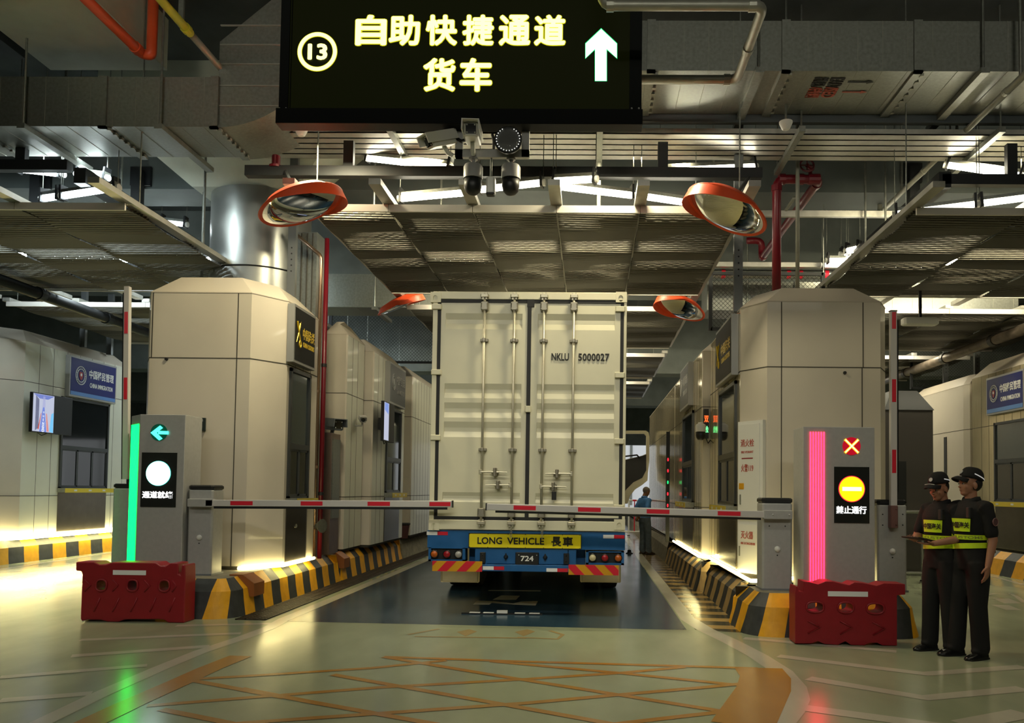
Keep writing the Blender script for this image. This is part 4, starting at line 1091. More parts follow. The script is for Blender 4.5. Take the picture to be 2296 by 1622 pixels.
# LED notice column and dark cabin beyond the right-hand lane
t = thing('notice_column', 'dark column of glowing traffic symbols behind the officers', 'sign', (6.85, 16.5, 0))
a, c = at(2056, 1010, 16.5), at(2073, 1172, 16.5)
MB().box((a.x - .02, 16.5, 0), (c.x + .12, 16.8, a.z)).build('column', black, t)
for py in (1042, 1068, 1094, 1120, 1146): MB().ball((at(2063, py, 16.48).x, 16.49, at(2063, py, 16.48).z), (.022, .01, .045), 10, 6).build('orange_lamp', led_o, t)
for py, m, sh in ((1042, led_y, 'x'), (1068, led_b, 'o'), (1094, led_b, 'd'), (1120, led_w, 'f'), (1146, led_g, 's')):
    p = at(2071, py, 16.48); b = MB()
    if sh == 'o': b.ball(p, (.055, .01, .11), 14, 8)
    elif sh == 'x':
        for s_ in (1, -1): b.tube([p + V((-.05, 0, -.09 * s_)), p + V((.05, 0, .09 * s_))], .02, 6)
    elif sh == 'd': b.ext([p + V(q) for q in ((-.05, 0, 0), (0, 0, -.11), (.05, 0, 0), (0, 0, .11))], (0, .01, 0))
    elif sh == 'f': b.ball(p + V((0, 0, .07)), (.025, .01, .03), 8, 6); b.ext([p + V(q) for q in ((-.05, 0, -.1), (.05, 0, -.1), (.03, 0, .04), (-.03, 0, .04))], (0, .01, 0))
    else: b.ball(p, (.045, .01, .10), 12, 8); b.ext([p + V(q) for q in ((-.04, 0, -.05), (.04, 0, -.05), (0, 0, -.12))], (0, .01, 0))
    b.build('lit_symbol', m, t)
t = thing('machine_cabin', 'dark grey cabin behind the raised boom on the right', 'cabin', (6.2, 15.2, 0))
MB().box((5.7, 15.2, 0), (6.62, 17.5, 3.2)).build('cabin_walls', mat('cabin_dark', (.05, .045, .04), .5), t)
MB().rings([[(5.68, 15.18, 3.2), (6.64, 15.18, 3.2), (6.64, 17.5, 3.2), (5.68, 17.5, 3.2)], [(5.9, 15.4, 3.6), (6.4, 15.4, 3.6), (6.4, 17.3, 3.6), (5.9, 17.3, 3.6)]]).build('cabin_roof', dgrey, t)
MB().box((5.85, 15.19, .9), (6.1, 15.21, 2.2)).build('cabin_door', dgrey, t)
def railing(label, a, c, z0, z1, n, m, bands=False):
    t = thing('guard_railing', label, 'railing', tuple((V(a) + V(c)) / 2))
    a, c = V(a), V(c)
    for z in (z1, (z0 + z1) / 2 + .15, z0 + .15):
        MB().tube([a + V((0, 0, z)), c + V((0, 0, z))], .03, 8).build('rail', m, t)
    for k in range(n):
        p = a + (c - a) * k / (n - 1); o = MB().tube([p + V((0, 0, z0)), p + V((0, 0, z1))], .028, 8).build('post', m, t)
        MB().lathe([(.05, 0), (.045, .03)], p + V((0, 0, z0)), n=8).build('foot', ink, o)
        if bands and k < n - 1:
            q = p + (c - a) / (n - 1) * .5
            MB().cbox(q + V((0, -.03, z1)), ((c - a).length / n * .4, .01, .06)).build('red_band', red_r, t)
            MB().tube([q + V((0, 0, z0 + .15)), q + V((0, 0, z1))], .02, 6).build('red_bar', red_r, t)
railing('white and red railing across the far end of the truck lane', (.55, 27, 0), (2.5, 27, 0), .02, 1.25, 6, wht, True)
railing('steel railing between the gate cabinet and the glowing symbols', (5.55, 14, 0), (6.6, 14, 0), .02, 1.25, 4, galv)
# daylight building seen past the far end
t = thing('outdoor_building', 'pale sunlit building beyond the far end of the hall', 'building', (4, 62, 0))
MB().box((-6, 62, 0), (20, 70, 9)).build('facade', mat('sunlit_white_wall', (.8, .8, .8), .8), t)
for k in range(9): MB().box((-5 + k * 2.7, 61.95, .5), (-4.8 + k * 2.7, 62, 8)).build('mullion', galv, t)


# ------------------------------------------------------------------ canopies of tilted metal slats
PANELS = []
def make_panel(seed):
    rnd = random.Random(seed); b = MB(); L, P_, c = 4.05, .072, .088; n = int(L / P_); D = 14
    ph = rnd.uniform(0, 1); ph2 = rnd.uniform(0, 1); sl = rnd.choice((-1, 1)) * rnd.uniform(.10, .22); sl2 = -sl * rnd.uniform(.6, 1.4)
    per = rnd.uniform(1.1, 1.45)
    rows = []
    for i in range(n):
        y = i * P_; q = []
        for k in range(D + 1):
            xm = k / D
            w1 = math.sin(2 * math.pi * (y / per + ph + sl * (xm - .5))); w2 = math.sin(2 * math.pi * (y / (per * .62) + ph2 + sl2 * (xm - .5)))
            q.append((.48 * min(1, max(0, .70 * w1 + .5 * w2 + .28) * 1.2), .012 * w1))
        rows.append((y, q))
    prev = None
    for y, q in rows:                            # a flat strip, then an opening whose back edge carries an upright lip
        fr = [(k / D, y, q[k][1]) for k in range(D + 1)]; bk = [(k / D, y + P_ * (1.10 - q[k][0]), q[k][1]) for k in range(D + 1)]
        b.rings([fr, bk], False, False, close=False)
        for k in range(D):
            o_ = max((q[k][0] + q[k + 1][0]) / 2, max(prev[k][0], prev[k + 1][0]) if prev else 0)
            o_ = max(o_, .02)
            z = (q[k][1] + q[k + 1][1]) / 2; hh = o_ * P_ * 1.05 + .012; tl = (.22, .60)[(k + int(round(y / P_))) % 2]
            b.add([(k / D, y, z - .001), ((k + 1) / D, y, z - .001), ((k + 1) / D, y + hh * tl, z + hh), (k / D, y + hh * tl, z + hh)], [(0, 1, 2, 3)])
        prev = q
    me = bpy.data.meshes.new('mesh_panel'); me.from_pydata([tuple(p) for p in b.v], [], b.f); me.materials.append(slat_m); me.update()
    return me
PANELS = [make_panel(s) for s in range(5)]
def canopy(label, xs, y0, y1, z, seed, rail=None):
    t = thing('slatted_canopy', label, 'canopy', ((xs[0] + xs[-1]) / 2, y0, z), 'slatted canopies over the lanes')
    org = V(ORG[t.name]); rnd = random.Random(seed)
    for k in range(len(xs) - 1):
        o = bpy.data.objects.new('mesh_panel', PANELS[rnd.randrange(5)]); COL.objects.link(o); o.parent = t
        o.location = V((xs[k] + .01, y0 + .04, z)) - org
        o.scale = (xs[k + 1] - xs[k] - .02, (y1 - y0 - .08) / 4.05, 1)
        MB().box((xs[k] + .004, y0, z - .035), (xs[k + 1] - .004, y0 + .03, z + .055)).build('panel_frame', slat_f, t)
        MB().box((xs[k] + .004, y1 - .03, z - .02), (xs[k + 1] - .004, y1, z + .04)).build('panel_frame', slat_f, t)
    for k, x in enumerate(xs):
        MB().box((x - .07, y0 - .62 if y0 < 10 else y0, z + .06), (x + .07, y1 + (.9 if y0 < 10 else .2), z + .13)).build('joist', galv_l, t)
    for x in (xs[0], xs[-1]):
        for y in (y0 + .3, y1 - .3): MB().tube([(x, y, z + .12), (x, y, 7.9)], .009, 5).build('hanger_rod', galv, t)
    if rail:
        x = rail; s_ = -1 if x > 0 else 1
        MB().box((x - .08, 10.2, z + .60), (x + .08, y1, z + .81)).build('side_rail', dgrey, t)
    return t
xc = [-3.53, -2.53, -1.49, -.46, .57, 1.84]
xl = [-11.25, -9.9, -8.55, -7.2, -5.81]
xr = [3.93, 5.3, 6.7, 8.1, 9.5]
for k, (y0, y1) in enumerate(((9.45, 13.55), (14.65, 18.6), (19.65, 23.6), (24.7, 28.7))):
    far = ('nearest', 'second', 'third', 'farthest')[k]
    canopy('%s slatted metal canopy over the truck lane' % far, xc, y0, y1, 5.0, 10 + k)
    if k < 3:
        canopy('%s slatted metal canopy over the left-hand lane' % far, xl, y0, y1, 5.0, 20 + k, -6.9 if k == 0 else None)
        canopy('%s slatted metal canopy over the right-hand lane' % far, xr, y0, y1, 5.0, 30 + k, 4.62 if k == 0 else None)

# dark gantry bars in front of the canopies, hung from the ceiling
def gantry(label, p0, p1, y, posts, name='gantry_beam'):
    a, c = at(*p0, y), at(*p1, y); zc_ = (a.z + c.z) / 2
    t = thing(name, label, 'beam', ((a.x + c.x) / 2, y, zc_))
    MB().box((a.x, y, zc_ - .07), (c.x, y + .12, zc_ + .07)).build('bar', dgrey, t, bevel=.004)
    for px in posts:
        x = at(px, 330, y).x; o = MB().box((x - .066, y + .02, zc_ + .05), (x + .066, y + .10, 6.205)).build('hanger_post', dgrey, t)
    return t
gantry('dark beam beneath the overhead sign carrying the two orange mirrors', (548, 378), (1710, 390), 10.2, (780, 1487))
gantry('dark beam at the upper left above the left-hand canopy', (-300, 366), (150, 370), 10.2, (43,))
gantry('dark beam at the upper right above the right-hand canopy', (2113, 401), (2700, 404), 10.2, (2272,))
for px, py, y, lab in ((311, 398, 12.6, 'left of the round steel column'), (85, 405, 12.6, 'at the far left above the canopy'), (2047, 390, 12.6, 'above the right-hand canopy')):
    p = at(px, py, y); t = thing('hanger_bracket', 'dark bolted hanger plate with post, %s' % lab, 'bracket', tuple(p))
    MB().box((p.x - .17, 12.64, p.z - .12), (p.x + .17, 12.70, p.z + .2)).build('wall_plate', black, t); MB().box((p.x - .08, 12.52, 5.1), (p.x + .08, 12.64, p.z + .1)).build('post', dgrey, t)

# ------------------------------------------------------------------ overhead sign
YS = 8.5
def S(px, py): return at(px, py, YS)
a, c = S(622, 283), S(1440, 283); zb_ = (a.z + c.z) / 2
t = thing('overhead_sign', 'large black overhead sign with glowing yellow characters and a green arrow', 'sign', ((a.x + c.x) / 2, YS, zb_))
z1_, zt_ = S(1030, 249).z, zb_ + 1.75
MB().box((a.x + .01, YS + .0, z1_), (c.x - .01, YS + .12, zt_)).box((a.x + .14, YS - .03, z1_), (a.x + .145, YS, zt_)).build('housing', mat('sign_housing_black', (.004, .005, .004), .6, spec=.15), t)
MB().box((a.x + .02, YS - .03, z1_), (S(651, 100).x, YS, zt_)).build('side_trim', mat('sign_trim_black', (.004, .005, .005), .7, spec=.15), t)
MB().box((S(1412, 100).x, YS - .03, z1_), (c.x - .02, YS, zt_)).build('side_trim', mat('sign_trim_black', (.004, .005, .005), .7, spec=.15), t)
MB().box((a.x, YS - .06, zb_), (c.x, YS + .13, z1_)).build('bottom_trim', mat('sign_trim_black', (.004, .005, .005), .7, spec=.15), t, bevel=.004)
scn = MB().box((S(651, 100).x, YS - .012, z1_), (S(1412, 100).x, YS, zt_ - .1)).build('led_screen', mat('sign_screen', (.003, .0035, .002), .5, spec=.1, emit=(.5, .6, .05), es=.006), t)
for i in range(4):
    b = MB(); px = (629, 644, 1416, 1432)[i]; b.ball((S(px, 243).x, YS - .03, S(px, 246).z), .011, 8, 5).build('screw', signgrey, t)
ys = YS - .016
def line(chars, pxs, py, hpx, wpx):
    for ch, px in zip(chars, pxs):
        p = at(px, py, ys); k = ys / FPX
        for fat, dy, m in ((.052, 0, led_yd), (.026, .004, led_y)):
            MB().text(ch, (p.x, ys - dy, p.z), (hpx + fat * 130) * k, .002, width=(wpx + fat * 130) * k, fat=fat).build('glowing_character', m, scn)
line('自助快捷通道', (832, 907, 990, 1072, 1154, 1233), 68, 68, 68)
line('货车', (985, 1067), 168, 74, 70)
p = at(711.5, 116, ys)
MB().lathe([(.178, 0), (.178, .004), (.219, .004), (.219, 0), (.178, 0)], p, (0, -1, 0), 48, False).build('number_ring', led_y, scn)
MB().lathe([(.172, -.002), (.225, -.002), (.225, .002), (.172, .002), (.172, -.002)], p, (0, -1, 0), 48, False).build('ring_edge', led_yd, scn)
p = at(712, 116, ys - .004)
MB().text('13', tuple(p), .185, .002, width=.22, fat=.035).build('lane_number', led_y, scn)
ar = [(1348, 65), (1383, 98), (1383, 130), (1360, 109), (1360, 181), (1334.5, 181), (1334.5, 109), (1313, 130), (1313, 98)]
o = MB().ext([at(*q_, ys) for q_ in [(1348, 63), (1384, 97), (1384, 132), (1361, 112), (1361, 182), (1333.5, 182), (1333.5, 112), (1312, 132), (1312, 97)]], (0, .002, 0)).build('arrow_edge', led_g, scn)
MB().ext([at(*q_, ys - .006) for q_ in ar], (0, .003, 0)).build('lit_arrow', emis('led_arrow_white', (.75, 1, .85), 2.2), scn)
for px in (760, 1300):
    x = S(px, 0).x; MB().box((x - .06, YS + .01, zt_ - .01), (x + .06, YS + .12, 7.9)).build('hanger_post', dgrey, t)

# camera cluster under the sign
YK = 8.62
t = thing('camera_bracket', 'grey steel bracket hung beneath the overhead sign', 'bracket', tuple(at(1103, 345, YK)))
l0, l1 = at(1020, 352, YK), at(1038, 284, YK); r0, r1 = at(1169, 352, YK), at(1187, 284, YK)
MB().box((l0.x, YK, l0.z), (l1.x, YK + .06, zb_ + .3)).box((r0.x, YK, r0.z), (r1.x, YK + .06, zb_ + .3)).box((l0.x, YK, l0.z), (r1.x, YK + .06, at(1100, 335, YK).z)).build('frame', grey, t)
cz_ = l0.z
for px, lab in ((1060, 'left'), (1145, 'right')):
    p = at(px, 352, YK - .02)
    domecam('hanging dome camera beneath the overhead sign, the %s one of the pair' % lab, (p.x, YK + .03, cz_), 1.14, wht if 0 else mat('dome_grey', (.32, .32, .31), .4), .07)
p = at(1060, 303, YK - .12)
bullet('front-facing box camera under the middle of the overhead sign', (p.x, YK - .12, p.z), (.05, -1, -.12), 1.25, wht)
p = at(990, 312, YK - .1)
bullet('white camera turned sideways at the left end of the bracket', (p.x, YK - .08, p.z), (-.75, -.75, -.5), 1.2, wht)
p = at(1140, 316, YK - .15)
t = thing('round_floodlight', 'round glass floodlight ringed with tiny lamps under the overhead sign', 'floodlight', tuple(p))
MB().lathe([(.04, -.16), (.10, -.10), (.152, 0), (.155, .03), (.148, .035), (.143, .03)], p, (0, -1, 0), 32).build('lamp_housing', black, t, smooth='auto')
MB().lathe([(.142, .028), (.10, -.04), (.05, -.08), (.01, -.09)], p, (0, -1, 0), 32).build('reflector', mat('lamp_reflector', (.7, .7, .6), .2, .4, var=.3, scale=30), t, smooth=True)
MB().lathe([(.142, .030), (.10, .044), (.05, .05), (.002, .052)], p, (0, -1, 0), 32).build('lens', mat('clear_lens_glass', (.9, .92, .9), .02, spec=.6, alpha=.12), t, smooth=True)
for k in range(22):
    a_ = math.radians(-240 + k * 300 / 21)
    MB().ball((p.x + .128 * math.cos(a_), p.y - .043, p.z + .128 * math.sin(a_)), .006, 6, 4).build('ring_lamp', glint, t)
p = at(1100, 415, YK); p0 = at(1100, 352, YK)
t = thing('box_camera', 'small white camera on a thin rod between the two dome cameras', 'camera', tuple(p))
MB().tube([(p.x, YK + .03, cz_ + .002), (p.x, YK + .03, p.z + .08)], .012, 8).build('rod', galv, t)
MB().bbox((p.x - .05, YK - .03, p.z - .10), (p.x + .05, YK + .09, p.z + .09), .02).build('camera_body', wht, t)
MB().bbox((p.x - .045, YK - .04, p.z - .12), (p.x + .045, YK + .05, p.z - .095), .01).build('lens_hood', ink, t)
t = tag(MB().tube([(at(1062, 300, YK).x, YK + .1, at(1062, 300, YK).z), (at(1035, 315, YK).x, YK - .02, at(1035, 318, YK).z), (at(1010, 305, YK).x, YK, at(1010, 302, YK).z)], .018, 8).build('camera_cable', ink), 'looped black cable between the sideways camera and the box camera', 'cable')
for px, y0, y1 in ((1106, 284, 335),):
    tag(MB().tube([(at(px - 4, y0, YK).x, YK + .08, zb_), (at(px, 310, YK).x, YK + .07, at(px, 310, YK).z), (at(px, 336, YK).x, YK + .05, at(px, 340, YK).z)], .018, 8).build('camera_cable', ink), 'black cable dropping to the bracket beside the round floodlight', 'cable')

# ------------------------------------------------------------------ convex mirrors
def mirror(label, px, py, y, R, maj, minr, hood_dir, arm_to, mk='convex_mirror', hk=.30):
    c = at(px, py, y); n = V(minr).normalized(); u = V(maj).normalized(); u = (u - n * u.dot(n)).normalized(); v = n.cross(u)
    t = thing(mk, label, 'mirror', tuple(c)); N = 40
    def P(r, q, h): return c + (u * math.cos(q) + v * math.sin(q)) * r + n * h
    prof = [(R * math.sin(a), R * .16 * (math.cos(a)) - R * .16) for a in [math.pi / 2 * k / 8 for k in range(8, -1, -1)]]
    MB().rings([[P(max(r, .001), 2 * math.pi * k / N, h + R * .15) for k in range(N)] for r, h in prof], False, True).build('mirror_face', mirror_m, t, smooth=True)
    MB().rings([[P(r, 2 * math.pi * k / N, h) for k in range(N)] for r, h in ((R * .98, .0), (R * 1.02, .0), (R * 1.04, .01), (R * 1.02, .025), (R * .98, .02))]).build('rim', orange, t, smooth='auto')
    MB().rings([[P(r, 2 * math.pi * k / N, h) for k in range(N)] for r, h in ((R * 1.0, .0), (R * .8, -.08), (R * .3, -.12), (R * .02, -.125))]).build('back_shell', orange, t, smooth='auto')
    hd = V(hood_dir); q0 = math.atan2(hd.dot(v), hd.dot(u)); b = MB(); rr = []
    for k in range(25):
        q = q0 + math.radians(-95 + 190 * k / 24); w_ = R * hk * math.sin(math.pi * k / 24) ** .7 + .012
        rr.append([P(R * 1.03, q, 0), P(R * 1.05, q, w_), P(R * 1.035, q, w_), P(R * 1.01, q, 0)])
    b.rings(rr).build('hood', orange, t, smooth='auto')
    MB().tube([c - n * .1, V(arm_to)], .025, 8).build('mounting_arm', dgrey, t)
nL = V((.40, .04, -.91)); nR = V((-.45, -.05, -.89))
mirror('orange-rimmed convex mirror at the left end of the dark beam', 675, 458, 8.92, .485, (.9, .1, .38), nL, V((.9, -.30, .39)), (at(640, 380, 10.2).x, 10.21, 5.77))
mirror('orange-rimmed convex mirror at the right end of the dark beam', 1630, 470, 8.92, .485, (.86, -.1, -.47), nR, V((-.86, -.45, .40)), (at(1680, 390, 10.2).x, 10.21, 5.72))
mirror('small far convex mirror to the left of the container top', 897, 682, 14.2, .44, (.83, 0, .5), V((.42, .25, -.86)), V((.8, 0, .4)), (at(900, 655, 14.5).x, 14.5, 5.05), hk=.25)
mirror('small far convex mirror to the right of the container top', 1526, 690, 14.2, .46, (.86, 0, -.42), V((-.36, -.12, -.92)), V((-.8, 0, .4)), (at(1530, 660, 14.5).x, 14.5, 5.05), hk=.3)

# ------------------------------------------------------------------ tube lamps
def lamp(label, p0, p1, m=tube_w, r=.042, hang=True):
    a, c = V(p0), V(p1); d = (c - a).normalized()
    t = thing('tube_lamp', label, 'lamp', tuple((a + c) / 2), 'tube lamps around the canopies')
    s_ = d.cross(V((0, 0, 1))).normalized(); up_ = s_.cross(d)
    M = Matrix(((d.x, s_.x, up_.x, a.x), (d.y, s_.y, up_.y, a.y), (d.z, s_.z, up_.z, a.z), (0, 0, 0, 1))); L = (c - a).length
    MB(M).tube([(.03, 0, 0), (L - .03, 0, 0)], r, 12).build('glowing_tube', m, t, smooth=True)
    MB(M).box((0, -.05, .03), (L, .05, .075)).build('housing', galv, t)
    for x in (0, L): MB(M).cyl((x - .03, 0, 0), (x + .03, 0, 0), r * 1.12, 12).build('end_cap', wht, t)
    if hang:
        for e in (a, c): MB().tube([e + V((0, 0, .06)), V((e.x, e.y, 7.9))], .006, 5).build('hanger_wire', galv, t)
    for x in (.02, L - .02): MB(M).box((x - .015, -.06, -.06), (x + .015, .06, .14)).build('bracket', black, t)
    return t
def lp(label, p0, d0, p1, d1, m=tube_w, r=.042): return lamp(label, at(*p0, d0), at(*p1, d1), m, r)
lp('tube lamp just above the dark beam, left of the camera cluster', (822, 355), 10.9, (1010, 376), 10.5)
lp('tube lamp just above the dark beam near its right end', (1480, 384), 10.5, (1694, 374), 10.9)
lp('dim-ended tube lamp behind the left joists of the truck canopy', (897, 446), 10.6, (1062, 431), 10.4)
lp('tube lamp behind the right dome camera', (1075, 426), 10.4, (1218, 410), 10.2)
lp('short tube lamp seen under the middle of the dark beam', (1240, 407), 10.1, (1336, 402), 9.9)
lp('tube lamp slanting down to the right from the middle joist', (1246, 418), 10.2, (1420, 439), 10.5)
lp('tube lamp ending behind the right convex mirror', (1438, 440), 10.5, (1560, 458), 10.7)
lp('tube lamp just below the upper left dark beam', (40, 380), 10.9, (140, 391), 10.8, tube_c)
lp('tube lamp right of the upper left dark beam', (174, 391), 10.9, (240, 399), 10.8, tube_c)
lp('tube lamp along the front edge of the left canopy', (95, 446), 10.6, (136, 440), 10.5, tube_c)
lp('tube lamp rising toward the hanger plate at left', (140, 440), 10.5, (264, 421), 10.3, tube_c)
lp('tube lamp beside the left canopy rail near the round column', (362, 498), 13.8, (418, 504), 13.8, tube_c)
lp('tube lamp just above the upper right dark beam', (2121, 370), 10.9, (2290, 395), 10.5)
lp('tube lamp left part of the row over the right canopy front', (2006, 481), 10.6, (2190, 458), 10.3)
lp('tube lamp right part of the row over the right canopy front', (2196, 457), 10.3, (2330, 440), 10.2)
lp('small bright lamp left of the right canopy rail, the upper of two', (1898, 563), 13.8, (1928, 556), 13.6, tube_w, .06)
lp('small bright lamp left of the right canopy rail, the lower of two', (1886, 572), 14.0, (1902, 570), 14.0, tube_w, .06)
for lx, m, nm in ((-8.6, tube_c, 'left-hand'), (-.9, tube_w, 'truck'), (6.2, tube_w, 'right-hand')):
    for ly, far in ((14.1, 'first'), (19.1, 'second'), (24.2, 'third'), (29.5, 'fourth')):
        for dy, ff in ((-.14, 'front'), (.14, 'rear')):
            lamp('%s tube lamp in the %s gap of the canopies over the %s lane' % (ff, far, nm), (lx - 2, ly + dy, 5.75 if ly < 15 else 5.22), (lx + 2, ly + dy, 5.75 if ly < 15 else 5.22), m)

# ------------------------------------------------------------------ ducts and trays
def duct(label, x0, x1, y0, y1, z0, z1, flx, angs, step=.29, name='air_duct'):
    t = thing(name, label, 'duct', ((x0 + x1) / 2, y0, z0))
    MB().box((x0, y0, z0), (x1, y1, z1)).build('duct_body', galv, t)
    x = x0 + .1
    while x < x1:
        b = MB().box((x - .003, y0 - .004, z0), (x + .003, y0, z1)).box((x - .003, y0, z0 - .004), (x + .003, y1, z0))
        b.build('folded_seam', conduit, t); x += step
    for x in flx:
        o = MB().box((x - .05, y0 - .03, z0 - .03), (x + .05, y0 + .01, z1)).box((x - .05, y0 - .03, z0 - .03), (x + .05, y1 + .03, z0)).build('flange', galv, t)
        for k in range(7):
            yy = y0 + (y1 - y0) * (k + .3) / 7; MB().cbox((x + .06, yy, z0 - .025), (.04, .05, .03)).build('clamp', conduit, o)
    for x in angs:
        MB().box((x - .05, y0 - .1, z0 - .07), (x + .05, y1 + .35, z0 - .005)).tube([(x, y0 - .05, z0 - .06), (x, y0 - .05, 7.9)], .014, 6).build('support_angle', galv, t)
    return t
duct('long galvanised air duct at the upper left, left of the overhead sign', -12, -4.77, 9.6, 10.5, 6.09, 6.73, (-6.22, -7.95, -4.8), (-5.46, -7.2))
t = thing('duct_elbow', 'curved galvanised duct bend turning up behind the sign at left', 'duct', (-4.2, 10, 6.4))
R_ = 1.35; crv = [(-4.77 + R_ * math.sin(a), 6.085 + R_ * (1 - math.cos(a))) for a in [math.radians(75 * k / 14) for k in range(15)]]
MB().rings([[(x, 9.6, z), (x, 10.55, z), (x - .01, 10.55, z + .03), (x - .01, 9.6, z + .03)] for x, z in crv]).build('curved_sheet', galv, t, smooth='auto')
xe, ze = crv[-1]
MB().poly([(x, 9.62, z) for x, z in crv] + [(xe, 9.62, 7.85), (-4.0, 9.62, 7.85), (-4.77, 9.62, 7.2)]).build('front_sheet', galv, t)
for z in (6.36, 6.62, 6.90, 7.15, 7.4): MB().box((-4.76, 9.60, z), (-3.6, 9.622, z + .012)).build('folded_seam', galv_l, t)
t = duct('wide galvanised air duct right of the sign with painted arrows', -.8, 13, 9.0, 10.05, 6.5, 7.1, (at(1460, 145, 9).x, at(1762, 145, 9).x, at(2058, 145, 9).x, 6.3), (at(1700, 145, 9).x, at(2200, 145, 9).x))
def dtext(s_, px, py, w_, h_, m, nm):
    p = gr(px, py, 6.5); MB().text(s_, (p.x, p.y, 6.494), h_, .003, width=w_, bold=.03, u=(0, 1, 0), v=(1, 0, 0)).build(nm, m, t)
dtext('EAD', 1874, 184, .20, .17, ink, 'painted_letters'); dtext('/SED', 1860, 206, .25, .17, redink, 'painted_letters')
dtext('排风', 1838, 183, .20, .18, ink, 'painted_letters'); dtext('/排烟', 1826, 206, .25, .18, redink, 'painted_letters')
for (pa, pb), m in ((((1901, 184), (1959, 184)), ink), (((1888, 206), (1944, 206)), redink)):
    a, c = gr(*pa, 6.494), gr(*pb, 6.494)
    MB().ext([(a.x, a.y - .012, 6.490), (c.x - .08, a.y - .012, 6.490), (c.x - .08, a.y - .035, 6.490), (c.x, a.y, 6.490), (c.x - .08, a.y + .035, 6.490), (c.x - .08, a.y + .012, 6.490), (a.x, a.y + .012, 6.490)], (0, 0, .003)).build('painted_arrow', m, t)
nm_ = ('nearest', 'second', 'third', 'fourth', 'farthest')
for k in range(5):
    y0 = 10.16 + k * .165
    o = MB().box((-5.2, y0, 6.28), (14, y0 + .145, 6.295)).box((-5.2, y0, 6.28), (14, y0 + .008, 6.36)).box((-5.2, y0 + .137, 6.28), (14, y0 + .145, 6.36)).build('cable_tray', galv_l)
    tag(o, 'long metal cable tray above the dark beam, %s of five side by side' % nm_[k], 'cable tray', 'cable trays above the beam')
for px, y0, y1, lab in ((880, 9.9, 11.3, 'left of the camera cluster'), (1345, 9.9, 11.3, 'below the right part of the sign'), (1790, 9.9, 11.3, 'near the right smoke detector'), (2230, 9.9, 11.4, 'at the far right')):
    p = at(px, 300, 10.1); o = MB().box((p.x - .04, y0, 6.205), (p.x + .04, y1, 6.275)).tube([(p.x, y0 + .05, 6.24), (p.x, y0 + .05, 7.9)], .012, 6).tube([(p.x, y1 - .05, 6.24), (p.x, y1 - .05, 7.9)], .012, 6).build('strut_channel', galv)
    tag(o, 'steel strut channel holding up the cable trays, %s' % lab, 'strut')
MB().box((-24, 10.06, 6.40), (24, 10.14, 6.62)).build('ceiling_beam', mat('dark_steel_beam', (.06, .07, .075), .5, .2), kind='structure')
duct('far galvanised duct between the left booths and the canopy', -6.5, -2.6, 15.6, 16.4, 5.22, 5.9, (-3.55,), (-4.4,), .4)
duct('far galvanised duct above the booth right of the truck', 2.3, 8.5, 15.6, 16.4, 5.22, 5.8, (4.1,), (3.1,), .4)
# pipes
def pipe(label, pts, r, m, coup=(), cat='pipe', name='pipe', cm=None):
    pts = [V(p) for p in pts]
    t = thing(name, label, cat, tuple(pts[0]))
    q = [pts[0]]                                 # rounded corners
    for i in range(1, len(pts) - 1):
        a, b_, c = pts[i - 1], pts[i], pts[i + 1]; d0, d1 = (a - b_).normalized(), (c - b_).normalized(); k = min(r * 2.2, (a - b_).length * .4, (c - b_).length * .4)
        for s_ in (0, .25, .5, .75, 1): q.append((b_ + d0 * k) * (1 - s_) ** 2 + b_ * 2 * s_ * (1 - s_) + (b_ + d1 * k) * s_ ** 2)
    q.append(pts[-1])
    MB().tube(q, r, 12).build('pipe_run', m, t, smooth=True)
    for i, f in coup:
        p = pts[i] + (pts[i + 1] - pts[i]) * f; d = (pts[i + 1] - pts[i]).normalized()
        MB().tube([p - d * r * .7, p + d * r * .7], r * 1.2, 12).build('coupling', cm or m, t)
    return t
a = at(225, -20, 7.2); pr = at(330, 97, 9.4)
xx = -5.72
pipe('orange-red pipe slanting along the ceiling at top left', [(xx, 5.5, 7.0), (xx, 9.55, 7.0), (xx + .12, 9.55, 6.98), (xx + .12, 9.55, 7.9)], .062, ored, [(0, .97)])
p = at(396, 40, 8.6)
pipe('yellow-painted conduit at top left beside the red pipe', [(p.x, 4.5, p.z), (p.x, 8.9, p.z)], .05, yelpipe, [(0, .98)], name='conduit')
pipe('long grey conduit carrying on from the yellow one toward the duct', [(p.x, 8.92, p.z), (p.x, 11.5, p.z)], .042, conduit, [(0, .95)], name='conduit')
for px, y in ((338, 9.5), (405, 8.8)):
    q = at(px, 40, y); tag(MB().box((q.x - .03, y, q.z - .1), (q.x + .03, y + .03, 7.9)).build('pipe_hanger', galv), 'flat steel hanger strip at the %s' % ('orange-red pipe elbow' if px < 400 else 'end of the yellow conduit'), 'hanger')
zP = 6.27
P1, P2 = at(1350, 12, 7.6), at(1712, 16, 7.6); P3 = at(1650, 191, 9.0)
pipe('grey conduit frame that passes in front of the sign and runs back at its right', [(P1.x, 7.6, 7.9), (P1.x, 7.6, P1.z), (P2.x, 7.6, P1.z), (P2.x - .0, 9.0, P1.z), (at(1420, 190, 9.0).x, 9.0, P1.z)], .052, conduit, [(1, .05), (1, .93), (2, .55), (3, .1)], name='conduit')
q0 = at(2296, 168, 8.8); zz = q0.z
q1 = V((q0.x, FPX * (zz - 1.55) / (1110 - 475), zz))
pipe('long grey conduit slanting down from the right edge above the right canopy', [(q0.x, 7.0, zz), (q0.x, q1.y, zz), (q0.x, q1.y, 7.9)], .04, conduit, [(0, .35), (0, .52), (0, .72), (0, .98)], name='conduit')
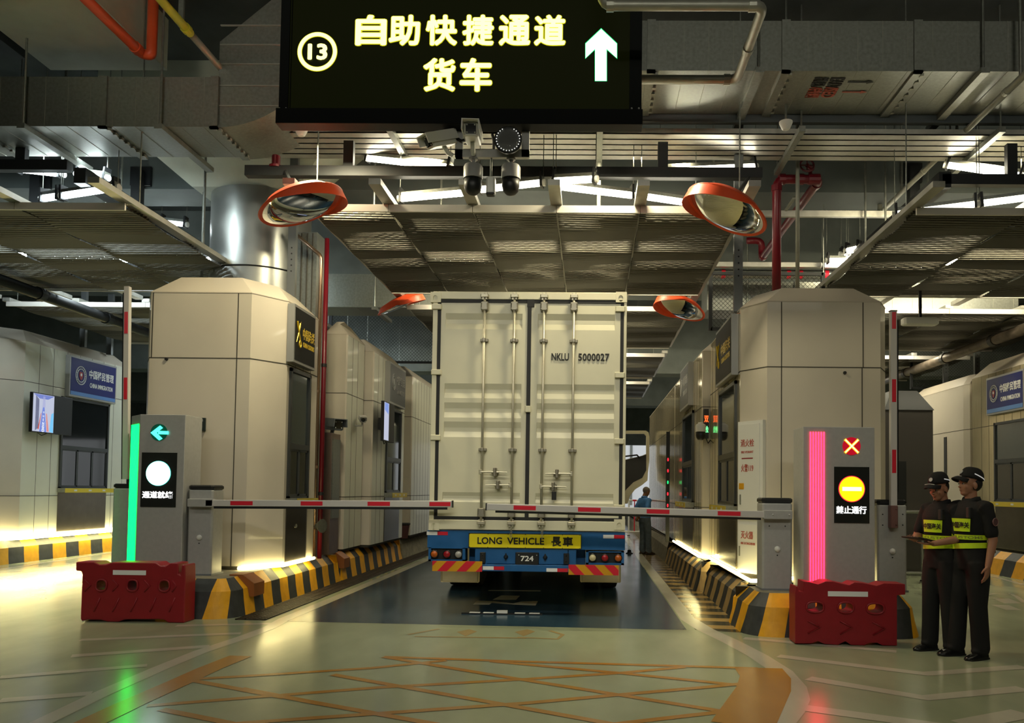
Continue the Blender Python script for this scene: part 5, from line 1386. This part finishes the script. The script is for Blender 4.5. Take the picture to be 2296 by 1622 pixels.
for f in (.3, .55, .85):
    y = 7.0 + (q1.y - 7.0) * f; tag(MB().tube([(q0.x, y, zz), (q0.x, y, 7.9)], .02, 8).build('hanger_rod', galv), 'thin rod holding the long slanting conduit at right, %s' % ('nearest' if f < .4 else 'middle' if f < .6 else 'farthest'), 'rod')
# red fire main on the right
v0 = at(1741, 620, 11.4); hz_ = at(1741, 402, 11.4).z; hx2 = at(1838, 402, 11.4).x
t = pipe('dark red fire pipe rising from the right booth roof with a valve wheel', [(v0.x, 11.4, 4.2), (v0.x, 11.4, hz_), (hx2, 11.4, hz_), (hx2, 15.3, hz_), (hx2, 15.3, hz_ + .35), (hx2 - .3, 15.3, hz_ + .35)], .066, redpipe, [(0, .93), (1, .12), (1, .55), (1, .8), (1, .92), (2, .05), (2, .97)])
q = at(1812, 374, 11.3)
w2 = MB().tube([(q.x - .03 + .10 * math.cos(k * math.pi / 10), 11.25 + .03 * math.sin(k * math.pi / 10), q.z + .10 * math.sin(k * math.pi / 10)) for k in range(20)], .014, 8, closed=True)
w2.tube([(q.x - .13, 11.25, q.z), (q.x + .07, 11.25, q.z)], .009, 6).tube([(q.x - .03, 11.25, q.z - .1), (q.x - .03, 11.25, q.z + .1)], .009, 6)
w2.build('valve_wheel', mat('dark_red_wheel', (.10, .01, .015), .5), t)
MB().tube([(q.x - .03, 11.25, q.z), (q.x + .09, 11.38, q.z)], .03, 8).tube([(q.x + .06, 11.4, hz_), (q.x + .06, 11.4, q.z + .03)], .03, 8).build('valve_stem', redpipe, t)
v1 = at(1784, 620, 11.3)
pipe('thin grey standpipe beside the dark red fire pipe', [(v1.x, 11.2, 4.2), (v1.x, 11.2, 7.9)], .03, conduit, (), name='conduit')
q0, q1 = at(1770, 425, 12.2), at(1668, 590, 14.6)
pipe('pale thin conduit behind the dark red fire pipe', [(q0.x, 11.9, 6.1), (q0.x, 12.5, 6.1)], .026, conduit, name='conduit')
zf = at(1760, 612, 14.5).z
t = pipe('far horizontal grey pipe with red bands above the right booth', [(2.1, 14.6, zf), (6.3, 14.6, zf)], .085, galv, ())
for px in (1621, 1767, 1794, 1852): x = at(px, 612, 14.6).x; MB().tube([(x - .035, 14.6, zf), (x + .035, 14.6, zf)], .09, 12).build('red_band', red_r, t)
zf = at(1750, 596, 14.4).z; tag(MB().box((1.6, 14.35, zf - .05), (8, 14.4, zf + .05)).box((1.6, 14.3, zf - .05), (8, 14.35, zf - .03)).build('steel_channel', galv_l), 'long bright steel channel above the far banded pipe', 'channel')
zf = at(1850, 484, 12.5).z; tag(MB().box((1.6, 12.4, zf - .05), (14, 12.46, zf + .05)).build('steel_channel', galv_l), 'bright steel channel under the concrete beam at right', 'channel')
# dark pipes under the side canopies
pipe('thick black pipe running beneath the left-hand canopy', [(-9.5, 7.5, 4.82), (-9.5, 30, 4.82)], .098, black, [(0, f / 12) for f in range(1, 12)], cm=dgrey)
pipe('thick brown-grey pipe running beneath the right-hand canopy', [(8.35, 9.5, 4.79), (8.35, 32, 4.79)], .11, brownpipe, [(0, f / 10) for f in range(1, 10)], cm=mat('pipe_collar', (.05, .045, .04), .5))
# red and steel standpipes between the left booths
pipe('dark red standpipe on the left beside the stainless cabinet', [(at(727, 800, 12.15).x, 12.15, ZI), (at(727, 800, 12.15).x, 12.15, 5.5)], .036, redpipe, [(0, .2), (0, .6)], cm=black)
pipe('brown metal standpipe next to the dark red one', [(at(713, 900, 12.1).x, 12.08, ZI), (at(713, 900, 12.1).x, 12.08, 5.2), (at(713, 900, 12.1).x - .5, 12.08, 5.62)], .03, mat('coppery_pipe', (.36, .24, .16), .25, .8), [(0, .1), (0, .3), (0, .55)])
t = thing('round_column', 'round steel-clad column behind the left booth', 'column', (-5.52, 12.7, ZI))
MB().lathe([(.78, ZI), (.78, 6.3)], (-5.52, 12.75, 0), n=40).build('column_cladding', mat('column_steel', (.42, .43, .40), .34, .75, var=.08, scale=3, rvar=.06), t, smooth='auto')
MB().tube([(-5.52 + .785 * math.cos(k * math.pi / 20), 12.75 + .785 * math.sin(k * math.pi / 20), 5.02) for k in range(40)], .012, 6, closed=True).build('cladding_joint', black, t)
MB().rings([[(-5.52 + w_ * sx, 12.72 + w_ * sy * .75, z) for sx, sy in ((-1, -1), (1, -1), (1, 1), (-1, 1))] for w_, z in ((.85, 6.3), (1.9, 7.2), (1.9, 7.9))]).build('ceiling_capital', conc_l, kind='structure')
pipe('thin conduit strapped up the left side of the round column', [(-6.28, 12.3, ZI), (-6.28, 12.3, 6.29)], .022, conduit, [(0, .5)], name='conduit')
t = thing('service_shaft', 'metal-clad service shaft right of the round column', 'shaft', (-4.45, 12.5, ZI))
x0, x1 = at(664, 600, 12.25).x, at(712, 600, 12.25).x
MB().box((x0, 12.2, ZI), (x1, 12.72, 5.62)).build('shaft_cladding', galv, t)
for f in (.28, .55, .8): MB().box((x0 + (x1 - x0) * f - .008, 12.19, ZI), (x0 + (x1 - x0) * f + .008, 12.2, 5.6)).build('cladding_joint', seam, t)
for px, d_, z0, lab, y1 in ((653, 11.7, 4.35, 'on the roof of the left booth', 7.9), (1656, 10.75, 4.06, 'on the roof of the right booth', 7.9), (2190, 19, 4.2, 'on the booth behind the officers', 6.5), (2120, 20, 4.2, 'further left on the booth behind the officers', 6.5), (190, 17.2, 4.65, 'on the booth at the left edge, left one', 6.5), (250, 18.2, 4.65, 'on the booth at the left edge, right one', 6.5)):
    p = at(px, 600, d_); o = MB().box((p.x - .06, d_, z0), (p.x + .06, d_ + .08, y1)).build('steel_post', mat('perforated_post', (.17, .18, .18), .45, .5), None)
    tag(o, 'grey perforated steel post %s' % lab, 'post')
    for k in range(5): MB().lathe([(.012, 0), (.012, .003)], (p.x, d_, z0 + .5 + k * .09), (0, -1, 0), 8).build('bolt_hole', ink, o)
# smoke detectors, rods
for px, py, lab in ((675, 297, 'left below the overhead sign'), (1762, 283, 'right of the overhead sign')):
    p = at(px, py, 9.8); t = thing('smoke_detector', 'white ceiling detector at the %s' % lab, 'detector', tuple(p))
    MB().lathe([(.035, -.05), (.055, -.03), (.085, .04), (.085, .055)], p, n=20).build('detector_body', wht, t, smooth='auto'); MB().tube([p + V((0, 0, .05)), V((p.x, p.y, 7.9))], .014, 6).build('stem', galv, t)
p = at(619, 362, 10.26); p.z = 5.84; tag(MB().lathe([(.09, 0), (.09, .03), (.055, .04), (.055, .16), (.05, .17)], p, n=16).build('pipe_stub', redpipe), 'short red pipe stub above the left end of the dark beam', 'pipe')
for k, (px, y) in enumerate(((840, 11.6), (1343, 10.9), (1985, 12.2), (2080, 12.3), (1940, 12.3), (460, 11.5), (240, 11.8), (272, 11.9), (990, 12.0), (1600, 12.1))):
    p = at(px, 400, y); tag(MB().tube([(p.x, y, 5.14 if px not in (1343,) else 5.14), (p.x, y, 7.9)], .018 if px != 1343 else .03, 8).build('hanger_rod', galv), 'thin ceiling rod above the canopies, number %s from the left' % ('second,third,fifth,seventh,eighth,fourth,first,sixth,ninth,tenth'.split(',')[0] if 0 else {240: 'one', 272: 'two', 460: 'three', 840: 'four', 990: 'five', 1343: 'six', 1600: 'seven', 1940: 'eight', 1985: 'nine', 2080: 'ten'}[px]), 'rod')
# wire mesh screens on the booth roofs
def wire_screen(label, x0, x1, y, z0, z1):
    t = thing('wire_screen', label, 'screen', ((x0 + x1) / 2, y, z0)); W_, H_ = x1 - x0, z1 - z0
    MB().box((x0 - .03, y, z0), (x0 + .03, y + .05, z1)).box((x1 - .03, y, z0), (x1 + .03, y + .05, z1)).box((x0, y, z1 - .05), (x1, y + .05, z1)).box((x0, y, z0), (x1, y + .05, z0 + .05)).build('frame', dgrey, t)
    b = MB(); s = -H_
    while s < W_:
        for sg in (1, -1):
            pts = []
            a, c = max(0, s), min(W_, s + H_)
            if c > a:
                za, zc_ = a - s, c - s
                if sg < 0: za, zc_ = H_ - za, H_ - zc_
                b.tube([(x0 + a, y + .02 + .008 * sg, z0 + za), (x0 + c, y + .02 + .008 * sg, z0 + zc_)], .004, 3, False)
        s += .075
    o = b.build('wire_mesh', wire_m, t); o['kind'] = 'stuff'
wire_screen('dark wire mesh screen above the left booths near the container', -6.0, -2.9, 17.65, 4.42, 6.2)
wire_screen('dark wire mesh screen above the booths right of the truck', 2.0, 3.9, 13.15, 4.3, 5.3)
wire_screen('dark wire mesh screen above the booths at the right edge', 8.3, 11.3, 20.3, 4.3, 6.2)

t = thing('emergency_light', 'pale flat emergency light hung below the right-hand canopy', 'lamp', tuple(at(2062, 722, 13.2)))
p = at(2062, 722, 13.2)
MB().bbox((p.x - .29, 13.1, p.z - .06), (p.x + .29, 13.3, p.z + .06), .03).build('lamp_body', wht, t)
MB().box((p.x - .01, 13.18, p.z + .06), (p.x + .03, 13.22, 5.1)).build('drop_rod', dgrey, t)


# ------------------------------------------------------------------ people
RINGS = [(.84, -.005, .105, .160), (.93, -.005, .112, .168), (1.02, .005, .104, .152), (1.10, .010, .104, .150), (1.22, .012, .118, .166), (1.33, .006, .118, .178), (1.40, -.004, .098, .168), (1.445, -.012, .072, .120), (1.47, -.014, .055, .065)]
def tors(z):
    if z <= RINGS[0][0]: return RINGS[0][1:]
    for a, c in zip(RINGS, RINGS[1:]):
        if z <= c[0]:
            t = (z - a[0]) / (c[0] - a[0]); return tuple(a[i] + (c[i] - a[i]) * t for i in (1, 2, 3))
    return RINGS[-1][1:]
def torso(b, z0, z1, off, belly=0.0, n=28):
    R = []; k = 18
    for i in range(k + 1):
        z = z0 + (z1 - z0) * i / k; cx_, a, w_ = tors(z); bl = belly * math.exp(-((z - 1.05) / .12) ** 2)
        R.append([(cx_ + (a + off + (bl if math.cos(q) > 0 else 0)) * math.cos(q), (w_ + off) * math.sin(q), z) for q in [2 * math.pi * j / n for j in range(n)]])
    b.rings(R)
def sub(path, k=5):
    P = [V(p) for p in path]; out = []
    for i in range(len(P) - 1):
        for j in range(k): out.append(P[i].lerp(P[i + 1], j / k))
    return out + [P[-1]]
def limb(b, pts, rad, n=16):
    P = [V(p) for p in pts]; q = []; rr = []
    for i in range(len(P) - 1):
        for j in range(4):
            t = j / 4; q.append(P[i].lerp(P[i + 1], t)); rr.append(rad[i] + (rad[i + 1] - rad[i]) * t)
    q.append(P[-1]); rr.append(rad[-1])
    b.tube(q, rr, n)
    for p, r in zip(P, rad): b.ball(p, r * .98, 12, 8)
def hand(b, wrist, d, nrm, curl=.35, side=1):
    d = V(d).normalized(); n = V(nrm).normalized(); n = (n - d * n.dot(d)).normalized(); s = d.cross(n) * side; w_ = V(wrist)
    R = []
    for t, hw, ht in ((0, .026, .019), (.03, .036, .017), (.06, .040, .015), (.085, .039, .012), (.095, .034, .009)):
        c = w_ + d * t; R.append([c + s * (hw * math.cos(q)) + n * (ht * math.sin(q)) for q in [2 * math.pi * j / 12 for j in range(12)]])
    b.rings(R)
    for k, (o, L, base) in enumerate(((.030, .066, .085), (.010, .076, .092), (-.011, .070, .090), (-.030, .054, .082))):
        p = w_ + d * base + s * o; a = 0; pts = [p - d * .02, p]
        for f in (.45, .32, .25):
            a += curl * (1 + .12 * k); p = p + (d * math.cos(a) + n * math.sin(a)) * L * f; pts.append(p)
        b.tube(pts, [.0095, .0092, .0086, .0078, .0062], 8); b.ball(pts[-1], .0062, 8, 5)
    p = w_ + d * .022 + s * .028; q = p + (d * .7 + s * .65 + n * .25).normalized() * .035; r = q + (d * .9 + s * .2 + n * .4).normalized() * .032
    b.tube([p - s * .012, p, q, r], [.013, .013, .0105, .008], 8); b.ball(r, .008, 8, 5)
def headm(pitch, yaw, z0=1.52):
    return Matrix.Translation((-.005, 0, z0)) @ Matrix.Rotation(yaw, 4, 'Z') @ Matrix.Rotation(pitch, 4, 'Y')
def head(b, M):
    h = MB(M)
    h.ball((.010, 0, .125), (.098, .076, .098), 20, 14)         # skull
    h.ball((.035, 0, .070), (.070, .062, .085), 18, 12)          # face
    h.ball((.058, 0, .012), (.038, .042, .030), 14, 10)          # chin and jaw
    h.ball((.020, 0, .030), (.055, .056, .035), 14, 10)
    h.ball((.094, 0, .112), (.014, .045, .012), 12, 8)           # brow
    h.rings([[(.098 + dx, y, z) for y, z in ((-.008 * w_, zz), (.008 * w_, zz), (0, zz + .004))] for dx, w_, zz in ((-.01, .8, .105), (.004, 1.0, .085), (.020, 1.5, .066), (.0, 1.7, .056))])
    h.ball((.112, 0, .066), (.013, .014, .010), 10, 7)           # nose tip
    h.ball((.094, 0, .040), (.012, .022, .006), 10, 6); h.ball((.093, 0, .030), (.012, .020, .007), 10, 6)   # lips
    for s in (1, -1):
        h.ball((.070, s * .042, .068), (.022, .018, .022), 10, 7)    # cheek
        h.ball((.000, s * .076, .078), (.022, .010, .034), 10, 8)    # ear
    h.tube([(-.005, 0, -.07), (.0, 0, .06)], [.056, .052], 16)   # neck
    b.v += [p for p in h.v] and []
    n = len(b.v); b.v += h.v
    for f in h.f: b.f.append([i + n for i in f]); b.fm.append(0)
def face(t, M, b_):
    for s in (1, -1):
        MB(b_ @ M).ball((.093, s * .031, .096), (.010, .014, .008), 10, 7).build('eye', eye_w, t, smooth=True)
        MB(b_ @ M).ball((.101, s * .032, .096), (.004, .006, .006), 8, 6).build('iris', ink, t, smooth=True)
        MB(b_ @ M).tube([(.100, s * .014, .114), (.103, s * .032, .119), (.090, s * .052, .114)], .005, 6).build('eyebrow', hair_k, t)
    MB(b_ @ M).tube([(.099, -.018, .036), (.1055, 0, .036), (.099, .018, .036)], .003, 6).build('mouth_line', lip_m, t)
def put(mb, W):
    mb.v = [W @ p for p in mb.v]; return mb
def shoe(c, yaw, W, t, m, ankle):
    M = Matrix.Translation(c) @ Matrix.Rotation(yaw, 4, 'Z'); b = MB(M)
    R = []
    for x, hw, h, z in ((-.085, .022, .05, .0), (-.075, .036, .075, .0), (-.02, .040, .095, .0), (.04, .041, .085, .0), (.09, .047, .062, .0), (.14, .045, .048, .0), (.175, .033, .036, .0), (.190, .012, .022, .004)):
        R.append([(x, -hw, z + .018), (x, -hw * 1.0, z + .003), (x, hw, z + .003), (x, hw, z + .018), (x, hw * .8, z + h * .75), (x, hw * .35, z + h), (x, -hw * .35, z + h), (x, -hw * .8, z + h * .75)])
    b.rings(R); o = put(fuse(b, .008, 4), W).build('shoe', m, t, smooth=True)
    for k in range(3): put(MB(M).tube([(.03 + .022 * k, -.022, .088 - .010 * k), (.03 + .022 * k, .022, .088 - .010 * k)], .004, 6), W).build('lace', ink, o)
    q = MB(M).rings([[(x, y, z) for x, y in ((-.09, -.03), (-.03, -.044), (.09, -.051), (.16, -.045), (.195, 0), (.16, .045), (.09, .051), (-.03, .044), (-.09, .03), (-.1, 0))] for z in (.0, .014)])
    put(q, W).build('sole', ink, o)

def person(label, loc, phi, H, legs, arms, hp, hy, cols, kind, belly=0.0):
    k = H / 1.75; W = Matrix.Translation(loc) @ Matrix.Rotation(math.radians(phi), 4, 'Z') @ Matrix.Scale(k, 4)
    t = thing('person', label, 'person', loc)
    skm, shm, trm, sho = cols
    b = MB(); torso(b, .86, 1.47, -.008)
    Mh = headm(hp, hy); head(b, Mh)
    for s, (hip, kn, an) in zip((1, -1), legs): limb(b, (hip, kn, an), (.080, .054, .042))
    for s, a in zip((1, -1), arms): limb(b, (a['sh'], a['el'], a['wr']), (.050, .041, .027)); hand(b, V(a['wr']) - (V(a['wr']) - V(a['el'])).normalized() * .004, a['d'], a['n'], a.get('curl', .3), a.get('side', s))
    put(fuse(b, .0055, 3), W).build('body', skm, t, smooth=True)
    face(t, Mh, W)
    b = MB(); torso(b, .86 if kind == 'man' else .98, 1.455, .014, belly)
    for s, a in zip((1, -1), arms):
        sh, el = V(a['sh']), V(a['el']); e2 = sh.lerp(el, .78 if kind == 'officer' else .95)
        limb(b, (sh + V((0, -s * .05, .0)), sh + V((0, -s * .012, 0)), e2), (.074, .070, .060))
    b.tube([(-.014, 0, 1.43), (-.012, 0, 1.485)], [.085, .066], 18)
    put(fuse(b, .009, 4), W).build('shirt', shm, t, smooth=True)
    b = MB(); torso(b, .82, 1.02 if kind == 'officer' else .95, .016, belly * .6)
    for s, (hip, kn, an) in zip((1, -1), legs):
        hip, kn, an = V(hip), V(kn), V(an); limb(b, (hip + V((0, -s * .01, -.02)), hip.lerp(kn, .45), kn, kn.lerp(an, .5), an + V((.005, 0, .01))), (.112, .102, .082, .080, .080), 18)
        b.ball(an + V((.03, 0, -.01)), (.075, .062, .04), 12, 8)
    put(fuse(b, .010, 4), W).build('trousers', trm, t, smooth=True)
    for s, (hip, kn, an) in zip((1, -1), legs): shoe((an[0] + .01, an[1], 0), math.radians(6 * s), W, t, sho, an)
    # collar
    q = MB().rings([[(-.012 + (.066 + o) * math.cos(a), (.066 + o) * math.sin(a), z - .035 * max(0, math.cos(a)) ** 2) for a in [2 * math.pi * j / 20 for j in range(20)]] for z, o in ((1.495, .002), (1.50, .010), (1.455, .026), (1.45, .018))])
    put(q, W).build('collar', shm, t, smooth=True)
    if kind == 'man':
        h = MB(Mh)
        h.ball((-.004, 0, .132), (.099, .081, .095), 18, 12)
        f = fuse(h, .008, 2); keep = []
        put(f, W).build('cropped_hair', hair_g, t, smooth=True)
        return t, W
    # cap, hair, hi-vis vest trim
    h = MB(Mh).ball((-.018, 0, .105), (.088, .079, .085), 18, 12); put(fuse(h, .008, 2), W).build('hair', hair_k, t, smooth=True)
    cp = Mh @ Matrix.Translation((.000, 0, .146)) @ Matrix.Rotation(math.radians(-9), 4, 'Y')
    R = []
    for a in range(0, 9):
        q = math.radians(a * 11); rx, ry = .112 * math.cos(q) ** .6, .090 * math.cos(q) ** .6
        R.append([(rx * math.cos(u_) - .004, ry * math.sin(u_), .112 * math.sin(q)) for u_ in [2 * math.pi * j / 28 for j in range(28)]])
    R.append([(.001 * math.cos(2 * math.pi * j / 28), .001 * math.sin(2 * math.pi * j / 28), .114) for j in range(28)])
    c_o = put(MB(cp).rings(R), W).build('cap', cloth_k, t, smooth=True)
    R = []
    for i in range(7):
        f = i / 6; R.append([(.060 + .055 * math.cos(u_) + .068 * f * math.cos(u_) ** .8, .086 * math.sin(u_) * (1 - .12 * f), .006 - .030 * f ** 1.5 + .02 * math.sin(u_) ** 2 * -1) for u_ in [math.radians(-86 + 172 * j / 16) for j in range(17)]])
    R = R + [[(x, y, z - .007) for x, y, z in r] for r in reversed(R)]
    put(MB(cp).rings(R, False, False, close=False), W).build('cap_brim', cloth_k, c_o, smooth=True)
    for sgn in (1, -1):
        q = MB(cp).rings([[((.116) * math.cos(u_) - .004, sgn * (.0935) * math.sin(u_), z + .030 * math.cos(u_) + dz) for z, dz in ((.030, 0), (.040, 0))] for u_ in [math.radians(75 + 80 * j / 10) for j in range(11)]], False, False, close=False)
        put(q, W).build('reflective_stripe', mat('glowing_white_strip', (.8, .8, .8), .4, emit=(1, 1, 1), es=.25), c_o)  # weak emission stands in for light thrown back by the stripe
    put(MB(cp).rings([[(.088 + .155 * f_ * 0 + .004, 0, 0)] * 3, [(.088, 0, 0)] * 3], False, False) if 0 else MB(cp).tube([(.128, y, .006 - abs(y) * .12) for y in (-.055, -.03, 0, .03, .055)], .004, 6), W).build('brim_edge', signgrey, c_o)
    put(MB(cp).lathe([(.020, 0), (.020, .004)], (.103, .0, .045), (1, 0, .45), 14), W).build('cap_badge', signgrey, c_o)
    def wrap(z0, a0, off):
        def f(a, b, c): cx_, A, B = tors(z0 + b); r = (A + B) / 2; q = a0 + a / r; return (cx_ + (A + off + c) * math.cos(q), (B + off + c) * math.sin(q), z0 + b)
        return f
    def band(nm, z0, z1, a0, a1, off, m, tilt=0):
        R = []
        for j in range(33):
            q = math.radians(a0 + (a1 - a0) * j / 32); col = []
            for z in (z0, z1):
                zz = z + tilt * math.sin(q); cx_, A, B = tors(zz); col += [(cx_ + (A + off) * math.cos(q), (B + off) * math.sin(q), zz)]
            R.append(col)
        return put(MB().rings(R, False, False, close=False), W).build(nm, m, t)
    band('waist_band', 1.012, 1.062, -178, 178, .029, hivis, .015)
    bd = band('chest_band', 1.10, 1.145, -178, 178, .027, hivis)
    # text runs from the wearer's right to left, read from the front
    f = wrap(1.1225, math.radians(26), .0285)
    vs, fs = text_geo('CUSTOMS', .01); xs = [p[0] for p in vs]; ys_ = [p[1] for p in vs]; x0, x1 = min(xs), max(xs); y0, y1 = min(ys_), max(ys_)
    put(MB().add([f((p[0] - (x0 + x1) / 2) * .24 / (x1 - x0), (p[1] - (y0 + y1) / 2) * .026 / (y1 - y0), p[2] * .001) for p in vs], fs), W).build('band_lettering', mat('dim_lettering', (.25, .30, .05), .6), bd)
    pt = band('chest_patch', 1.175, 1.295, -28, 38, .026, hivis)
    f = wrap(1.235, math.radians(6), .0275)
    vs, fs = text_geo('中国海关', .02); xs = [p[0] for p in vs]; ys_ = [p[1] for p in vs]; x0, x1 = min(xs), max(xs); y0, y1 = min(ys_), max(ys_)
    put(MB().add([f((p[0] - (x0 + x1) / 2) * .150 / (x1 - x0), (p[1] - (y0 + y1) / 2) * .058 / (y1 - y0), p[2] * .001) for p in vs], fs), W).build('patch_lettering', ink, pt)
    cx_, A, B = tors(1.33)
    put(MB().bbox((.095, .085, 1.30), (.145, .135, 1.40), .01), W).build('chest_radio', mat('radio_dark', (.02, .02, .02), .4), t)
    for s in (1, -1): put(MB().cbox((-.005, s * .148, 1.447), (.05, .07, .012)), W).build('shoulder_board', mat('insignia', (.05, .05, .05), .5), t)
    a = arms[0]; p = V(a['sh']).lerp(V(a['el']), .42)
    put(MB().lathe([(.036, 0), (.036, .003)], p + V((0, .066, 0)), (0, 1, 0), 16), W).build('sleeve_badge', mat('badge_dark', (.10, .05, .05), .5), t)
    put(MB().tube([p + V((.03 * math.cos(q), .070, .036 * math.sin(q))) for q in [i * math.pi / 8 for i in range(16)]], .003, 5, closed=True), W).build('badge_ring', mat('badge_ring', (.30, .15, .14), .5), t)
    put(MB().bbox((-.14, .06, .98), (-.115, .16, 1.04), .006), W).build('belt_pouch', cloth_k, t)
    return t, W

def L_(f0, f1, spread=.095): return (((0, .088, .90), (.02 + f0 * .5, spread, .49), (f0, spread + .01, .085)), ((0, -.088, .90), (.02 + f1 * .5, -spread, .49), (f1, -spread - .01, .085)))
g1 = gr(2112, 1462); g2 = gr(2178, 1474)
# officer holding a tablet, looking down at it
arms1 = (dict(sh=(-.005, .185, 1.395), el=(.03, .235, 1.12), wr=(.275, .155, 1.075), d=(.9, -.42, -.02), n=(.1, -.1, 1), curl=.12, side=-1),
         dict(sh=(-.005, -.185, 1.395), el=(.06, -.235, 1.13), wr=(.255, -.09, 1.10), d=(.85, .5, .05), n=(.1, .1, 1), curl=.30, side=1))
t1, W1 = person('person in black uniform and cap looking down at a tablet held in both hands', (g1.x, g1.y, 0), 204, 1.765, L_(-.02, .04), arms1, math.radians(17), math.radians(4), (skin, cloth_k, cloth_k, shoe_m), 'officer')
# the tablet rests on the fingers
M = W1 @ Matrix.Translation((.372, .045, 1.118)) @ Matrix.Rotation(math.radians(-10), 4, 'Y') @ Matrix.Rotation(math.radians(-6), 4, 'Z')
tb = thing('tablet', 'black tablet held by the officer who is looking down', 'tablet', tuple(M.translation))
MB(M).bbox((-.085, -.13, -.006), (.085, .13, .006), .012).build('tablet_case', ink, tb)
MB(M).box((-.075, -.12, .006), (.075, .12, .0068)).build('tablet_screen', glass_b, tb)
arms2 = (dict(sh=(-.005, .188, 1.395), el=(-.035, .225, 1.10), wr=(.03, .230, .865), d=(.16, -.02, -1), n=(.35, -1, .0), curl=.22, side=-1),
         dict(sh=(-.005, -.188, 1.395), el=(-.02, -.225, 1.10), wr=(.05, -.215, .865), d=(.16, .02, -1), n=(.35, 1, .0), curl=.22, side=1))
t2, W2 = person('person in black uniform and cap standing upright with arms hanging, nearest the right edge', (g2.x, g2.y, 0), 199, 1.80, L_(-.01, .07), arms2, math.radians(-2), math.radians(-14), (skin, cloth_k, cloth_k, shoe_m), 'officer')
g3 = gr(1445, 1243)
arms3 = (dict(sh=(-.01, .185, 1.385), el=(-.13, .235, 1.14), wr=(-.19, .04, .985), d=(-.35, -.8, -.35), n=(1, 0, .2), curl=.25, side=1),
         dict(sh=(-.01, -.185, 1.385), el=(-.12, -.235, 1.13), wr=(-.20, -.03, .97), d=(-.45, .35, -.75), n=(1, .3, 0), curl=.3, side=-1))
t3, W3 = person('person in blue shirt and grey jeans, hands behind back, beside the truck', (g3.x, g3.y, 0), 32, 1.69, L_(.0, .05), arms3, math.radians(20), math.radians(-4), (skin_d, cloth_b, jeans, shoe_b), 'man', .05)
# small black cone stub on the blue lane ahead of the trailer
p = gr(1411, 1242); t = thing('lane_stud', 'small black rubber stud on the floor beside the truck', 'stud', tuple(p))
MB().lathe([(.09, 0), (.09, .015), (.05, .03), (.045, .09), (.02, .10)], p, n=16).build('stud_body', tyre, t, smooth='auto')
# low marker rail set in the floor behind the trailer
a, c = gr(1035, 1377), gr(1215, 1381)
t = thing('floor_marker', 'flat row of black and silver strips on the floor behind the trailer', 'marker', ((a.x + c.x) / 2, a.y, 0))
MB().box((a.x, a.y - .02, .002), (c.x, a.y + .02, .016)).build('base_strip', ink, t)
for k, f in enumerate((.10, .27, .44, .66, .84)):
    MB().box((a.x + (c.x - a.x) * f, a.y - .028, .016), (a.x + (c.x - a.x) * (f + .13), a.y + .028, .024 if k != 2 else .05)).build('silver_plate', wht, t)
